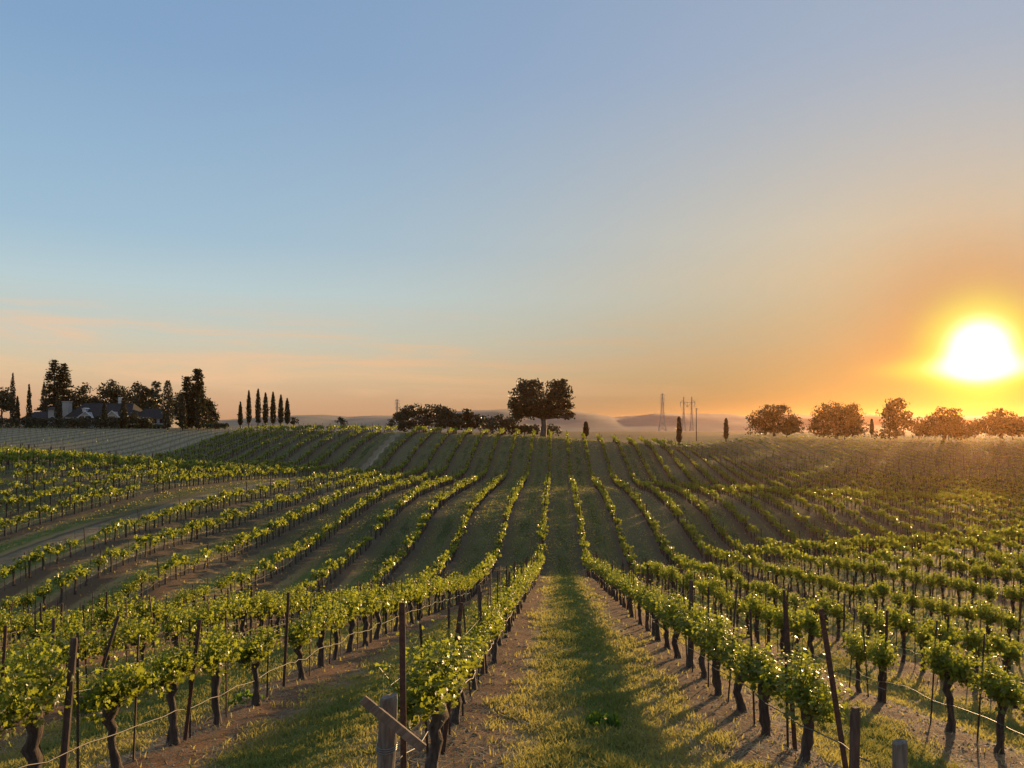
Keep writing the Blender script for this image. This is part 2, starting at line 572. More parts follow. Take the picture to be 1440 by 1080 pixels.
def make_ground():
    ys = np.concatenate([np.arange(-40, 3, 1.6), np.arange(3, 26, .16), np.arange(26, 60, .4), np.arange(60, 190, .8),
                         np.arange(190, 320, 2.5), np.geomspace(320, 4500, 42)])
    us = np.sinh(np.linspace(-1.9, 1.9, 301)) / np.sinh(1.9) * 1.6
    U, Yg = np.meshgrid(us, ys)
    Xg = U * wy(Yg)
    Z = height(Xg, Yg)
    V = np.stack([Xg, Yg, Z], -1).reshape(-1, 3)
    r, c = len(ys), len(us)
    i = (np.arange(r - 1)[:, None] * c + np.arange(c - 1)[None]).ravel()
    Q = np.stack([i, i + 1, i + c + 1, i + c], -1)
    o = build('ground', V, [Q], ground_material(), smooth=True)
    x, y = V[:, 0], V[:, 1]
    tr = np.exp(-((x + 32.7 + .5 * np.sin(y * .08)) / .7)**4) * (y > 20) * (y < 190)
    grey = 1 / (1 + np.exp(-(-70 - x) / .8)) / (1 + np.exp(-(y - 118) / 1.5)) * (y < 215) * .62
    yard = np.exp(-((x + 110) / 45)**4) * np.exp(-((y - 200) / 14)**4) * .7
    bare = np.clip(np.maximum.reduce([tr, grey, yard * .85]), 0, 1)
    u = x / np.maximum(y, 1)
    lim = np.interp(u, [-.45, -.25, .02, .10, .16, .25, .7], [210, 178, 172, 180, 207, 258, 266])
    fld = np.clip((y - lim) / 4, 0, 1)
    for n, v in (('bare', bare), ('field', fld)):
        a = o.data.attributes.new(n, 'FLOAT', 'POINT')
        a.data.foreach_set('value', v.astype(np.float32))
    tag(o, kind='structure')
    return o


make_ground()


def make_mountains():
    """A long ridge far beyond the plain."""
    pts = [(-500, 590), (0, 590), (300, 591), (350, 587), (400, 583), (455, 581), (490, 584), (530, 582), (580, 584), (625, 577), (668, 574.5),
           (713, 573), (760, 577), (807, 577), (835, 580), (863, 585), (890, 583), (925, 579), (957, 581), (993, 579), (1027, 580), (1060, 584),
           (1110, 580), (1160, 583), (1220, 581), (1290, 585), (1400, 583), (1900, 588)]
    px = np.array([p[0] for p in pts]); py = np.array([p[1] for p in pts])
    xs = np.linspace(-450, 1850, 420)
    top = np.interp(xs, px, py)
    rng = np.random.default_rng(3)
    jag = np.convolve(rng.normal(size=len(xs) + 8), np.ones(9) / 9, 'valid')
    top = top + jag * 1.2
    Y0 = 1000.0
    rows = []
    prof = [(-300, .0), (-220, .22), (-150, .45), (-75, .75), (0, 1.0), (90, .7), (200, .1), (300, 0)]
    for dy, f in prof:
        X = (xs - CX) / F * Y0
        hgt = (CY - top) * .88 / F * Y0 + 9
        wob = np.convolve(rng.normal(size=len(xs) + 24), np.ones(25) / 25, 'valid') * 14 * (0 < f < 1)
        z = -9 + hgt * f * (1 + .08 * np.sin(xs * .05 + dy * .02) * (0 < f < 1))
        rows.append(np.stack([X, Y0 + dy + wob, z], -1))
    V = np.concatenate(rows)
    c = len(xs)
    i = (np.arange(len(prof) - 1)[:, None] * c + np.arange(c - 1)[None]).ravel()
    Q = np.stack([i, i + 1, i + c + 1, i + c], -1)
    m = plain('dry_hills', (.26, .205, .13), .95, 0, .4, .008)
    tag(build('mountains', V, [Q], m, smooth=True), kind='structure')


make_mountains()

# ---------------------------------------------------------------- vines: shapes
HEAD = .85                                    # height of the head of the trunk


def canopy_points(rng, n, spread=.42, tall=.44):
    """Leaf positions, facing directions and youth for one spring canopy, about the vine's base."""
    ns = max(7, int(n / 20))
    P, D, T = [], [], []
    shoots = []
    per = int(math.ceil(n / ns))
    for s in range(ns):
        y0 = rng.uniform(-spread, spread)
        a = rng.uniform(0, 2 * math.pi)
        lean = rng.uniform(.05, .75)
        L = rng.uniform(.6, 1.15) * tall
        d0 = np.array([math.cos(a) * lean * .9, math.sin(a) * lean * .55, 1.0])
        d0 /= np.linalg.norm(d0)
        base = np.array([rng.normal(0, .05), y0, HEAD + rng.uniform(-.06, .08)])
        t = np.linspace(0, 1, 6)
        droop = rng.uniform(.05, .5) * lean
        pts = base + np.outer(t * L, d0) + np.outer(-droop * L * t**2, [0, 0, 1])
        shoots.append(pts)
        tt = rng.uniform(.02, 1, per)
        ip = np.stack([np.interp(tt, t, pts[:, c]) for c in range(3)], -1)
        off = np.clip(rng.normal(size=(per, 3)), -1.5, 1.5) * np.array([.075, .075, .055])
        P.append(ip + off)
        ax = np.array([0, base[1], HEAD + .22])
        D.append(unit(ip - ax) * .7 + rng.normal(size=(per, 3)) * .7 + np.array([0, 0, .35]))
        T.append(np.clip(.25 + .6 * tt + rng.normal(0, .18, per), 0, 1))
    # low leaves hanging round the old wood
    m = int(n * .3)
    q = np.clip(rng.normal(size=(m, 3)), -1.6, 1.6) * np.array([.14, spread * .62, .075]) + np.array([0, 0, HEAD + .08])
    P.append(q); D.append(rng.normal(size=(m, 3)) + np.array([0, 0, .3])); T.append(np.clip(rng.normal(.3, .2, m), 0, 1))
    return np.concatenate(P), np.concatenate(D), np.concatenate(T), shoots


def canopy_mesh(rng, n, size, lod, **kw):
    P, D, T, shoots = canopy_points(rng, n, **kw)
    sz = size * rng.uniform(.45, 1.35, len(P)) * (1.12 - .4 * T)
    tm, pl = ((LEAF_HI, LEAF_HI_P), (LEAF_MID, LEAF_MID_P), (LEAF_LO, LEAF_LO_P))[lod]
    along = rng.normal(size=(len(P), 3)) * .7 + np.array([0, 0, -.35])
    V, Q = scatter(P, D, sz, tm, pl, rng, along)
    tint = np.repeat(T, len(pl))
    return V, Q, tint, shoots


def trunk_parts(rng, n=8, seg=9):
    """Gnarled trunk with a swollen head and two short arms."""
    mb = MB()
    t = np.linspace(0, 1, seg)
    sway = np.cumsum(rng.normal(0, .020, (seg, 2)), 0)
    sway -= np.outer(t, sway[-1])
    pts = np.stack([sway[:, 0], sway[:, 1], -.06 + t * (HEAD + .04)], -1)
    rad = np.interp(t, [0, .08, .3, .75, .92, 1], [.078, .055, .044, .046, .070, .05]) * rng.uniform(.85, 1.15) * (1 + rng.normal(0, .11, seg))
    V, P = tube(pts, rad, n)
    V[:, :2] += rng.normal(0, .009, (len(V), 2))
    mb.add(V, P)
    for sgn in (-1, 1):
        L = rng.uniform(.26, .46)
        a = np.linspace(0, 1, 5)
        arm = np.stack([rng.normal(0, .02, 5), sgn * a * L, HEAD - .06 + .07 * np.sqrt(a) + rng.normal(0, .012, 5)], -1)
        mb.tube(arm, np.interp(a, [0, 1], [.05, .022]), max(4, n - 1))
        for q in range(3):
            b = arm[1 + q]
            mb.tube([b, b + np.array([rng.normal(0, .03), rng.normal(0, .02), rng.uniform(.05, .1)])], [.018, .01], 4)
    return mb


rv = np.random.default_rng(21)
TRUNKS = []
for i in range(8):
    mb = trunk_parts(rv)
    P = [np.concatenate(v) for v in mb.P.values()]
    TRUNKS.append(make_mesh('trunk', np.concatenate(mb.V), P, M_BARK, smooth=True))
CANOPY = {0: [], 1: []}
for lod, cnt, n, sz in ((0, 12, 880, .058), (1, 12, 430, .080)):
    for i in range(cnt):
        V, Q, tint, shoots = canopy_mesh(rv, int(n * rv.uniform(.85, 1.15)), sz, lod, spread=rv.uniform(.38, .56), tall=rv.uniform(.34, .54))
        sh = MB()
        for s in shoots:
            sh.tube(s, np.linspace(.006, .003, len(s)), 4)
        SP = [np.concatenate(v) for v in sh.P.values()]
        SV = np.concatenate(sh.V)
        nsf = sum(len(p) for p in SP)
        polys = [Q] + [p + len(V) for p in SP]
        CANOPY[lod].append(make_mesh('foliage', np.concatenate([V, SV]), polys, M_VINE, tint=np.concatenate([tint, np.full(nsf, .8)])))

# ---------------------------------------------------------------- vines: places
STEP = 1.2
cand = []
for k in range(-52, 48):
    rr = np.random.default_rng(1000 + k)
    y = {0: 6.75, 1: 6.2}.get(k, 6.15 + rr.uniform(0, STEP))
    while y < 262:
        z = vine_zone(k, y)
        x = row_x(k)
        if z and abs(x) < y * .95 + 4 and rr.random() > .05:
            cand.append((k, x + rr.normal(0, .04), y + rr.normal(0, .06), z))
        y += STEP * (1.0 if z == 1 else 1.5)
cand = np.array(cand)
CZ = height(cand[:, 1], cand[:, 2])
# leave out what the hills hide from anywhere near the camera
tt = np.linspace(.06, .985, 60)
vis = np.ones(len(cand), bool)
top = CZ + 1.35
for f in tt:
    g = height(cand[:, 1] * f, cand[:, 2] * f, False)
    vis &= ~(g + .1 > top * f + .9 * (1 - f))
cand, CZ = cand[vis], CZ[vis]
px, py = pix(cand[:, 1], cand[:, 2], CZ + .9)
inframe = (px > -8) & (px < 1448) & (py < 1085)
mature = cand[:, 3] == 1
dist = np.hypot(cand[:, 1], cand[:, 2])
order = np.argsort(dist)
near = [i for i in order if inframe[i] and mature[i]][:300]
near_set = set(near)
outside = [i for i in order if (not inframe[i]) and mature[i] and dist[i] < 12]      # just beyond the frame's edge

ORD = ('first second third fourth fifth sixth seventh eighth ninth tenth eleventh twelfth thirteenth fourteenth fifteenth sixteenth '
       'seventeenth eighteenth nineteenth twentieth').split()
ORD += ['twenty-' + o for o in ORD[:9]] + ['thirtieth'] + ['thirty-' + o for o in ORD[:9]]


def row_phrase(k):
    if k <= 0:
        return ('first' if k == 0 else ORD[-k]) + ' row left of the central grass strip'
    return ORD[k - 1] + ' row right of the central grass strip'


count = {}
vine_of = {}
near_sorted = sorted(near, key=lambda i: (cand[i, 0], cand[i, 2]))
for i in near_sorted:
    k = int(cand[i, 0])
    count[k] = count.get(k, 0) + 1
    vine_of[i] = (k, count[k])


def place_vine(i, label):
    k, x, y, _ = cand[i]
    rr = np.random.default_rng(int(i) + 5)
    lod = 0 if dist[i] < 17 else 1
    s = rr.uniform(.88, 1.12)
    v = thing('grapevine', (x, y, CZ[i] - .02), label, 'grapevine', 'grapevines trained in rows down the slope', rr.choice([0, math.pi]) + rr.normal(0, .12))
    v.scale = (s * rr.uniform(.92, 1.12), s * (1.2 if int(k) in (0, 1) else rr.uniform(.9, 1.15)), s * rr.uniform(.93, 1.08) * (float(np.interp(y, [6, 16], [.74, .86])) if int(k) in (0, 1) else 1.0))
    link('trunk', TRUNKS[rr.integers(len(TRUNKS))], v)
    link('foliage', CANOPY[lod][rr.integers(len(CANOPY[lod]))], v)
    return v


for i in near_sorted:
    k, c = vine_of[i]
    place_vine(i, f'leafy grapevine, {ORD[c - 1]} in view along the {row_phrase(k)}')

# the rest of the rows, as one mass
def vine_mass():
    Vs, Qs, Ts = [], [], []
    n = 0
    tV, tQ = [], []
    tn = 0
    rest = [i for i in range(len(cand)) if i not in near_set and dist[i] > 8]
    rng = np.random.default_rng(5)
    lib = {}
    for name, cnt, num, sz, kw in (('h', 5, 330, .085, {}), ('a', 8, 130, .15, dict(spread=.58)), ('b', 8, 76, .195, dict(spread=.68)), ('c', 6, 36, .26, dict(spread=.6)), ('d', 6, 20, .33, dict(spread=.64)), ('y', 5, 7, .16, dict(spread=.1, tall=.28))):
        lib[name] = []
        for q in range(cnt):
            V, Q, T, _ = canopy_mesh(rng, num, sz, 1 if name in 'ah' else 2, **kw)
            lib[name].append((V, Q, T))
    groups = {'q4': []}
    for i in rest:
        k, x, y, z = cand[i]
        D = dist[i]
        far_right = x > .2 * y and y > 140
        key = 'y' if z == 2 else 'h' if D < 27 else 'a' if D < 42 else 'b' if D < 80 else 'c' if D < 150 else 'd'
        V, Q, T = lib[key][rng.integers(len(lib[key]))]
        s = rng.choice([rng.uniform(.6, .9), rng.uniform(.85, 1.2)], p=[.25, .75]) * (.66 if x > .15 * y and y > 150 else 1.0)
        a = rng.choice([0, math.pi]) + rng.normal(0, .15)
        ca, sa = math.cos(a), math.sin(a)
        W = V * s
        W = np.stack([W[:, 0] * ca - W[:, 1] * sa + x, W[:, 0] * sa + W[:, 1] * ca + y, W[:, 2] + CZ[i]], -1)
        if z == 2:
            W[:, 2] -= .35
        Vs.append(W); Qs.append(Q + n); Ts.append(np.clip(T + rng.normal(0, .08), 0, 1)); n += len(W)
        if z == 1 and D < 175:
            h = HEAD * s
            lean = rng.normal(0, .05, 2)
            nn = 5 if D < 60 else 3
            if D < 60:
                pts = np.array([(x, y, CZ[i] - .05), (x + lean[0] * .5, y + lean[1], CZ[i] + h * .5), (x + lean[0], y + lean[1], CZ[i] + h)])
                W, P = tube(pts, [.075, .055, .07], nn)
            else:
                pts = np.array([(x, y, CZ[i] - .05), (x + lean[0], y + lean[1], CZ[i] + h)])
                W, P = tube(pts, [.07, .07], nn)
            tV.append(W); tQ.append(P[0] + tn); tn += len(W)
    V = np.concatenate(Vs + tV)
    Q = np.concatenate(Qs)
    TQ = np.concatenate(tQ) + n
    mi = np.concatenate([np.zeros(len(Q)), np.ones(len(TQ))])
    # per-face youth: every leaf shape has one entry per face
    tint = np.concatenate(Ts + [np.zeros(len(TQ))])
    o = build('grapevine_rows', V, [Q, TQ], [M_VINE, M_BARK], mi=mi, tint=tint)
    tag(o, 'rows of leafy grapevines covering the hills beyond the front slope', 'grapevines', kind='stuff')
    print('VINES', len(cand), 'rest', len(rest), 'faces', len(Q) + len(TQ))


vine_mass()

# ---------------------------------------------------------------- stakes, posts, hoses and wires
def stake_mesh(h, r=.0125):
    mb = MB()
    mb.tube([(0, 0, -.2), (0, 0, h)], [r, r], 5)
    mb.box((0, 0, h - .12), (.03, .014, .03))
    P = [np.concatenate(v) for v in mb.P.values()]
    return make_mesh('vine_stake', np.concatenate(mb.V), P, M_STAKE)


STAKES = [stake_mesh(h) for h in (1.4, 1.52, 1.62)]
for i in near_sorted:
    k, c = vine_of[i]
    rr = np.random.default_rng(int(i) + 77)
    x, y = row_x(k) + rr.normal(0, .03), cand[i, 2] + rr.uniform(.32, .6)
    o = link('vine_stake', STAKES[rr.integers(3)], None, (x, y, float(height(x, y))))
    o.rotation_euler = (rr.normal(0, .045), rr.normal(0, .045), rr.uniform(0, 6))
    tag(o, f'thin dark stake beside {ORD[c - 1]} vine in view, {row_phrase(k)}', 'stake', 'thin steel stakes between the vines')

mb = MB()
rr = np.random.default_rng(9)
for i in range(len(cand)):
    if i in near_set:
        continue
    k, x, y, z = cand[i]
    if dist[i] > 175 and z == 1:
        continue
    a = np.array([x, y + .5, CZ[i] - .1])
    mb.tube([a, a + np.array([rr.normal(0, .05), rr.normal(0, .05), 1.5 if z == 1 else 1.15])], [.02 if dist[i] > 60 else .014] * 2, 3)
tag(mb.build('vine_stakes', M_STAKE), 'thin stakes along the vine rows on the hills beyond', 'stakes', kind='stuff')


def tpost_mesh(h):
    """Steel T-section trellis post with notches along its spine."""
    mb = MB()
    mb.box((0, 0, h / 2 - .15), (.05, .008, h + .3))
    mb.box((0, .0205, h / 2 - .15), (.008, .033, h + .296))
    for q in range(8):
        mb.box((0, -.008, h - .08 - q * .13), (.016, .008, .03))
    P = [np.concatenate(v) for v in mb.P.values()]
    return make_mesh('trellis_post', np.concatenate(mb.V), P, M_RUST)


def wpost_mesh(h):
    """Round timber post with a bevelled, cracked head."""
    mb = MB()
    z = np.array([-.2, .0, h * .5, h - .03, h])
    V, P = tube(np.stack([0 * z, 0 * z, z], -1), [.036, .035, .034, .033, .026], 9)
    mb.add(V, P)
    Q = [np.concatenate(v) for v in mb.P.values()]
    return make_mesh('trellis_post', np.concatenate(mb.V), Q, M_POSTD, smooth=False)


M_POSTD = wood_material('dark_post_wood', (.05, .028, .02), (.15, .09, .06), 26, .5)
TPOSTS = [tpost_mesh(1.75), tpost_mesh(1.9)]
WPOSTS = [wpost_mesh(1.72), wpost_mesh(1.85)]
# posts that lean or stand out in the photograph: (row k, photo x of the foot, depth, lean sideways, lean away, kind, label)
SPECIAL = [
    (0, 5.75, -.02, .05, 't', 'tall rust-brown post rising behind the grey wooden end post'),
    (0, 7.7, .12, .05, 't', 'rusty trellis post tilted right, second along the first row left of the grass strip'),
    (1, 7.8, -.05, .06, 't', 'slim upright rusty post inside the first row right of the grass strip'),
    (1, 6.35, -.13, .08, 't', 'rusty steel post leaning left near the stubby wooden end post at bottom right'),
    (-1, 9.65, .10, .05, 't', 'thin trellis post tilted right beside the first trunk of the second row left'),
    (-2, 13.6, .30, .0, 'w', 'dark post leaning hard to the right between the second and third left rows'),
    (-2, 12.5, .01, .0, 'w', 'thick dark upright post in the third row left of the grass strip'),
    (-3, 18.1, .05, .0, 'w', 'thick dark post, right one of a close pair in the fourth row left'),
    (-3, 17.5, -.02, .0, 't', 'rusty steel post, left one of a close pair in the fourth row left'),
    (-2, 11.3, .06, .0, 't', 'pale-edged steel post tilted right at the left edge of the picture'),
]
used = {}
for k, y, lx, ly, kind, lab in SPECIAL:
    x = row_x(k) + (.10 if k == 1 else .06)
    o = link('trellis_post', (TPOSTS if kind == 't' else WPOSTS)[0], None, (x, y, float(height(x, y))))
    o.scale = (.9, .9, .86)
    o.rotation_euler = (-ly, lx, 0)
    tag(o, lab, 'post', 'trellis posts standing above the vines')
    used.setdefault(k, []).append(y)
posts = []
rr = np.random.default_rng(31)
for k in range(-30, 48):
    y = rr.uniform(6, 9)
    while y < 200:
        x = row_x(k)
        if vine_zone(k, y) == 1 and all(abs(y - q) > 1.5 for q in used.get(k, [])) and abs(x) < y * .76:
            posts.append((math.hypot(x, y), k, x, y))
        y += 6.1 + rr.normal(0, .25)
P_ = np.array(posts)
PZ = height(P_[:, 2], P_[:, 3])
vis = np.ones(len(P_), bool)
for f in tt:
    vis &= ~(height(P_[:, 2] * f, P_[:, 3] * f, False) > (PZ + 1.8) * f)
ppx, ppy = pix(P_[:, 2], P_[:, 3], PZ + 1.6)
vis &= (ppx > 0) & (ppx < 1440)
sel = [i for i in np.argsort(P_[:, 0]) if vis[i]]
near_posts = sorted(sel[:150], key=lambda i: (P_[i, 1], P_[i, 3]))
cnt = {}
for i in near_posts:
    _, k, x, y = P_[i]
    k = int(k)
    cnt[k] = cnt.get(k, 0) + 1
    rr = np.random.default_rng(int(i) + 3)
    wood = rr.random() < .45
    o = link('trellis_post', (WPOSTS if wood else TPOSTS)[rr.integers(2)], None, (x, y, PZ[i]))
    o.rotation_euler = (rr.normal(0, .04), rr.normal(0, .05), rr.normal(0, .2))
    o.scale = (1, 1, .86)
    tag(o, f'{"brown timber" if wood else "rusty steel"} post, {ORD[cnt[k] - 1]} along the {row_phrase(k)}' if abs(k) < 24 else None, 'post',
        'trellis posts standing above the vines')
    if abs(k) >= 24:
        o['label'] = f'{"brown timber" if wood else "rusty steel"} post, {ORD[cnt[k] - 1]} along the {row_phrase(k)}'
mb = MB()
for i in sel[150:]:
    _, k, x, y = P_[i]
    mb.tube([(x, y, PZ[i] - .1), (x + random.gauss(0, .06), y, PZ[i] + 1.85)], [.04, .04], 4)
tag(mb.build('trellis_posts', M_RUST), 'trellis posts standing along the vine rows on the hills beyond', 'posts', kind='stuff')


def row_range(k, y1):
    ys = np.arange(5.5, y1, .3)
    X = row_x(k)
    ok = np.abs(X) < ys * .78 + 2
    return ys[ok]


for k in range(-14, 15):
    if k == TRACK_K:
        continue
    y1 = {True: 58.0, False: 48.0}[abs(k) < 8]
    ys = row_range(k, y1 if k > -10 else 75)
    if k < -9:
        ys = ys[ys > 46]
    if len(ys) < 12:
        continue
    rr = np.random.default_rng(400 + k)
    side = 1 if k <= 0 else -1
    xx = row_x(k) + side * .08 + .02 * np.sin(ys * 2.1 + k) + .012 * rr.normal(size=len(ys))
    sag = .05 * np.abs(np.sin(ys * math.pi / 2.4 + k)) + .012 * rr.normal(size=len(ys))
    zz = height(xx, ys) + .44 - sag
    lo, hi = ys < 7.5, ys >= 7.5
    mb = MB()
    mb.tube(np.stack([xx, ys, zz], -1), np.full(len(ys), .006), 5)
    o = mb.build('drip_hose', M_HOSE, smooth=True)
    tag(o, f'pale drip hose sagging along the {row_phrase(k)}', 'hose', 'drip hoses strung low along the rows')
    if abs(k) < 9:
        for hz, word in ((1.0, 'thin'),):
            zz = height(xx, ys, False) + hz + .03 - .03 * np.abs(np.sin(ys * math.pi / 6.1))
            mb = MB()
            mb.tube(np.stack([np.full(len(ys), row_x(k) - side * .03), ys, zz], -1), np.full(len(ys), .002), 4)
            tag(mb.build('trellis_wire', M_WIRE, smooth=True), f'{word} trellis wire strung through the {row_phrase(k)}', 'wire', 'trellis wires strung along the rows')

# ---------------------------------------------------------------- row ends at the bottom of the picture
def end_post(k, y, h, r, lab, lean=0.0):
    x = row_x(k)
    t = thing('end_post', (x, y, float(height(x, y)) - .02), lab, 'post', 'wooden posts at the near ends of the rows')
    rr = np.random.default_rng(k + 60)
    z = np.array([-.25, 0, .2, h * .5, h - .14, h - .01, h])
    V, P = tube(np.stack([lean * z, 0 * z, z], -1), np.array([1.05, 1.03, 1, .98, .97, .96, .88]) * r, 14)
    V[:, :2] += rr.normal(0, .0025, (len(V), 2))
    V[-15:, 2] += V[-15:, 0] * .25
    mb = MB().add(V, P)
    mb.build('post_shaft', M_POST, t)
    ring = MB()
    for hz in (h - .32, h - .335, h - .35):
        a = np.linspace(0, 2 * math.pi, 19)
        ring.tube(np.stack([lean * hz + (r + .004) * np.cos(a), (r + .004) * np.sin(a), hz + .01 * np.sin(a)], -1), np.full(19, .004), 5)
    ring.build('wire_wrap', M_WIRE, t, smooth=True)
    return t


end_post(0, 5.3, .93, .064, 'weathered grey wooden end post with a plank leaning across it', .05)
end_post(1, 5.2, .63, .05, 'stubby grey end post below the leafy vine at the bottom right corner')
x, y = row_x(1) - .18, 5.55
o = MB().box((0, 0, .28), (.055, .045, .95)).box((0, 0, .77), (.045, .036, .03)).build('stub_post', M_POSTD)
o.location = (x, y, float(height(x, y)))
o.rotation_euler = (0, .03, .4)
tag(o, 'short dark sawn-off stub poking out of the leaves beside the stubby end post', 'post')

pa = np.array(at(513, 986, 5.12)); pb = np.array(at(592, 1050, 5.20))
mid, dv = (pa + pb) / 2, pb - pa
mb = MB()
mb.box((0, 0, 0), (float(np.linalg.norm(dv)) + .04, .022, .062))
mb.bar((.03, -.02, 0), (.03, .02, 0), .006)
o = mb.build('wooden_plank', M_PLANK)
o.location = mid
o.rotation_euler = (.1, math.atan2(-dv[2], math.hypot(dv[0], dv[1])), math.atan2(dv[1], dv[0]))
tag(o, 'bare wooden plank tied slantwise across the grey wooden end post', 'plank')

# ---------------------------------------------------------------- ground cover near the camera
def value_noise(X, Y, seed):
    rr = np.random.default_rng(seed)
    G = rr.random((64, 64))
    xi, yi = np.floor(X).astype(int), np.floor(Y).astype(int)
    fx, fy = X - xi, Y - yi
    fx, fy = fx * fx * (3 - 2 * fx), fy * fy * (3 - 2 * fy)
    g = lambda a, b: G[a % 64, b % 64]
    return (g(xi, yi) * (1 - fx) + g(xi + 1, yi) * fx) * (1 - fy) + (g(xi, yi + 1) * (1 - fx) + g(xi + 1, yi + 1) * fx) * fy


def grass():
    rr = np.random.default_rng(12)
    N = 640000
    Y = 5.5 * np.exp(rr.random(N) * math.log(172 / 5.5))
    X = (rr.random(N) * 1.5 - .78) * Y
    keep = rr.random(N) < np.clip(np.interp(np.abs(X), [0, 4, 9, 20, 40], [1, .9, .6, .45, .3]), 0, 1)
    X, Y = X[keep], Y[keep]
    d = np.abs(((X - X0) / S + .5) % 1 - .5) * S
    n1 = value_noise(X * 1.3, Y * .6, 1)
    n2 = value_noise(X * 4, Y * 3, 2)
    n3 = value_noise(X * .5, Y * .22, 3)
    edge = d + (n1 - .5) * .7 + (n2 - .5) * .35
    dens = np.clip((edge - .5) / .35, .03, 1)
    keep = rr.random(len(X)) < dens * (.35 + .65 * n2)
    keep &= (np.abs(X + 32.7) > 1.3) & ~((X < -69) & (Y > 117))
    X, Y, edge, n1, n2, n3 = (a[keep] for a in (X, Y, edge, n1, n2, n3))
    dry = np.clip(.80 - (edge - .85) * 1.35 + (n1 - .5) * 1.9 + (n3 - .45) * 1.2 + rr.normal(0, .16, len(X)), 0, 1)
    D = np.hypot(X, Y)
    Z = height(X, Y)
    h = rr.uniform(.03, .085, len(X)) * (.6 + .9 * n2) * np.interp(D, [5, 15, 60, 170], [1, 1.15, 1.5, 2.2])
    w = np.interp(D, [5, 12, 30, 60, 170], [.0055, .011, .026, .05, .13]) * rr.uniform(.7, 1.3, len(X))
    a = rr.uniform(0, 2 * math.pi, len(X))
    lean = rr.normal(0, .5, (len(X), 2)) * h[:, None]
    B = np.stack([X, Y, Z - .01], -1)
    side = np.stack([np.cos(a), np.sin(a), 0 * a], -1) * w[:, None]
    m_ = B + np.stack([lean[:, 0] * .35, lean[:, 1] * .35, h * .6], -1)
    tip = B + np.stack([lean[:, 0], lean[:, 1], h], -1)
    V = np.stack([B - side, B + side, m_ + side * .7, tip, m_ - side * .7], 1).reshape(-1, 3)
    Q = (np.arange(len(X)) * 5)[:, None] + np.arange(5)[None]
    o = build('grass', V, [Q], M_GRASS, tint=dry)
    tag(o, 'short green and straw-dry grass growing between the vine rows', 'grass', kind='stuff')
    print('GRASS', len(X))
    # dry prunings and straw under the vines
    N = 60000
    Y = 5.5 * np.exp(rr.random(N) * math.log(30 / 5.5))
    X = (rr.random(N) * 1.5 - .78) * Y
    d = np.abs(((X - X0) / S + .5) % 1 - .5) * S
    k = (d < 1.0) & (rr.random(N) < .75)
    X, Y = X[k], Y[k]
    L = rr.uniform(.03, .14, len(X))
    a = rr.uniform(0, math.pi, len(X))
    Z = height(X, Y) + .008
    dv = np.stack([np.cos(a) * L, np.sin(a) * L, rr.normal(0, .012, len(X))], -1)
    w = np.stack([-np.sin(a), np.cos(a), 0 * a], -1) * rr.uniform(.002, .005, len(X))[:, None]
    c = np.stack([X, Y, Z], -1)
    up = np.array([0, 0, .012])
    V = np.stack([c - dv - w, c - dv + w, c + dv + w + up, c + dv - w + up], 1).reshape(-1, 3)
    Q = (np.arange(len(X)) * 4)[:, None] + np.arange(4)[None]
    cl = MB()
    N = 9000
    Yc = 5.4 * np.exp(rr.random(N) * math.log(26 / 5.4))
    Xc = (rr.random(N) * 1.5 - .78) * Yc
    dc = np.abs(((Xc - X0) / S + .5) % 1 - .5) * S
    k = dc < .8 + .25 * rr.normal(size=N)
    Xc, Yc = Xc[k], Yc[k]
    Zc = height(Xc, Yc)
    rad = rr.uniform(.008, .034, len(Xc))**1.0 * rr.uniform(.5, 1.3, len(Xc))
    OCT = np.array([(1, 0, 0), (0, 1, 0), (-1, 0, 0), (0, -1, 0), (0, 0, .8), (0, 0, -.6)])
    OF = np.array([(0, 1, 4), (1, 2, 4), (2, 3, 4), (3, 0, 4), (1, 0, 5), (2, 1, 5), (3, 2, 5), (0, 3, 5)])
    W = OCT[None] * rad[:, None, None] * rr.uniform(.6, 1.3, (len(Xc), 6, 1))
    a2 = rr.uniform(0, 6, len(Xc))
    ca, sa = np.cos(a2)[:, None], np.sin(a2)[:, None]
    W = np.stack([W[..., 0] * ca - W[..., 1] * sa + Xc[:, None], W[..., 0] * sa + W[..., 1] * ca + Yc[:, None], W[..., 2] + Zc[:, None]], -1)
    F_ = OF[None] + (np.arange(len(Xc)) * 6)[:, None, None]
    tag(build('soil_clods', W.reshape(-1, 3), [F_.reshape(-1, 3)], plain('clod_soil', (.22, .14, .08), .95, 0, .5, 5)), 'crumbly brown clods of soil under the vines', 'soil', kind='stuff')
    m = plain('straw', (.33, .23, .12), .8, 0, .6, 3)
    tag(build('straw_litter', V, [Q], m), 'dry straw and prunings lying on the soil under the vines', 'straw', kind='stuff')


grass()


def weed(x, y, r, lab, n=90):
    rr = np.random.default_rng(int(x * 100) % 997)
    a = rr.uniform(0, 2 * math.pi, n)
    q = np.sqrt(rr.random(n)) * r
    P = np.stack([q * np.cos(a), q * np.sin(a), rr.uniform(.02, .55, n) * r * (1.2 - q / r)], -1)
    D = unit(P + np.array([0, 0, .05])) + rr.normal(size=(n, 3)) * .5
    V, Q = scatter(P, D, rr.uniform(.05, .1, n), LEAF_MID, LEAF_MID_P, rr, unit(P + np.array([0, 0, .08])))
    t = thing('weed', (x, y, float(height(x, y))), lab, 'weed', 'leafy weeds growing on the ground')
    build('leaves', V, [Q], M_WEED, t, tint=np.repeat(rr.random(n), 2))
    st = MB()
    for i in range(9):
        st.tube([(0, 0, -.01), tuple(P[i] * .9)], [.005, .003], 4)
    st.build('stem', M_WEED, t, tint=np.full(sum(len(np.concatenate(v)) for v in st.P.values()), .2))


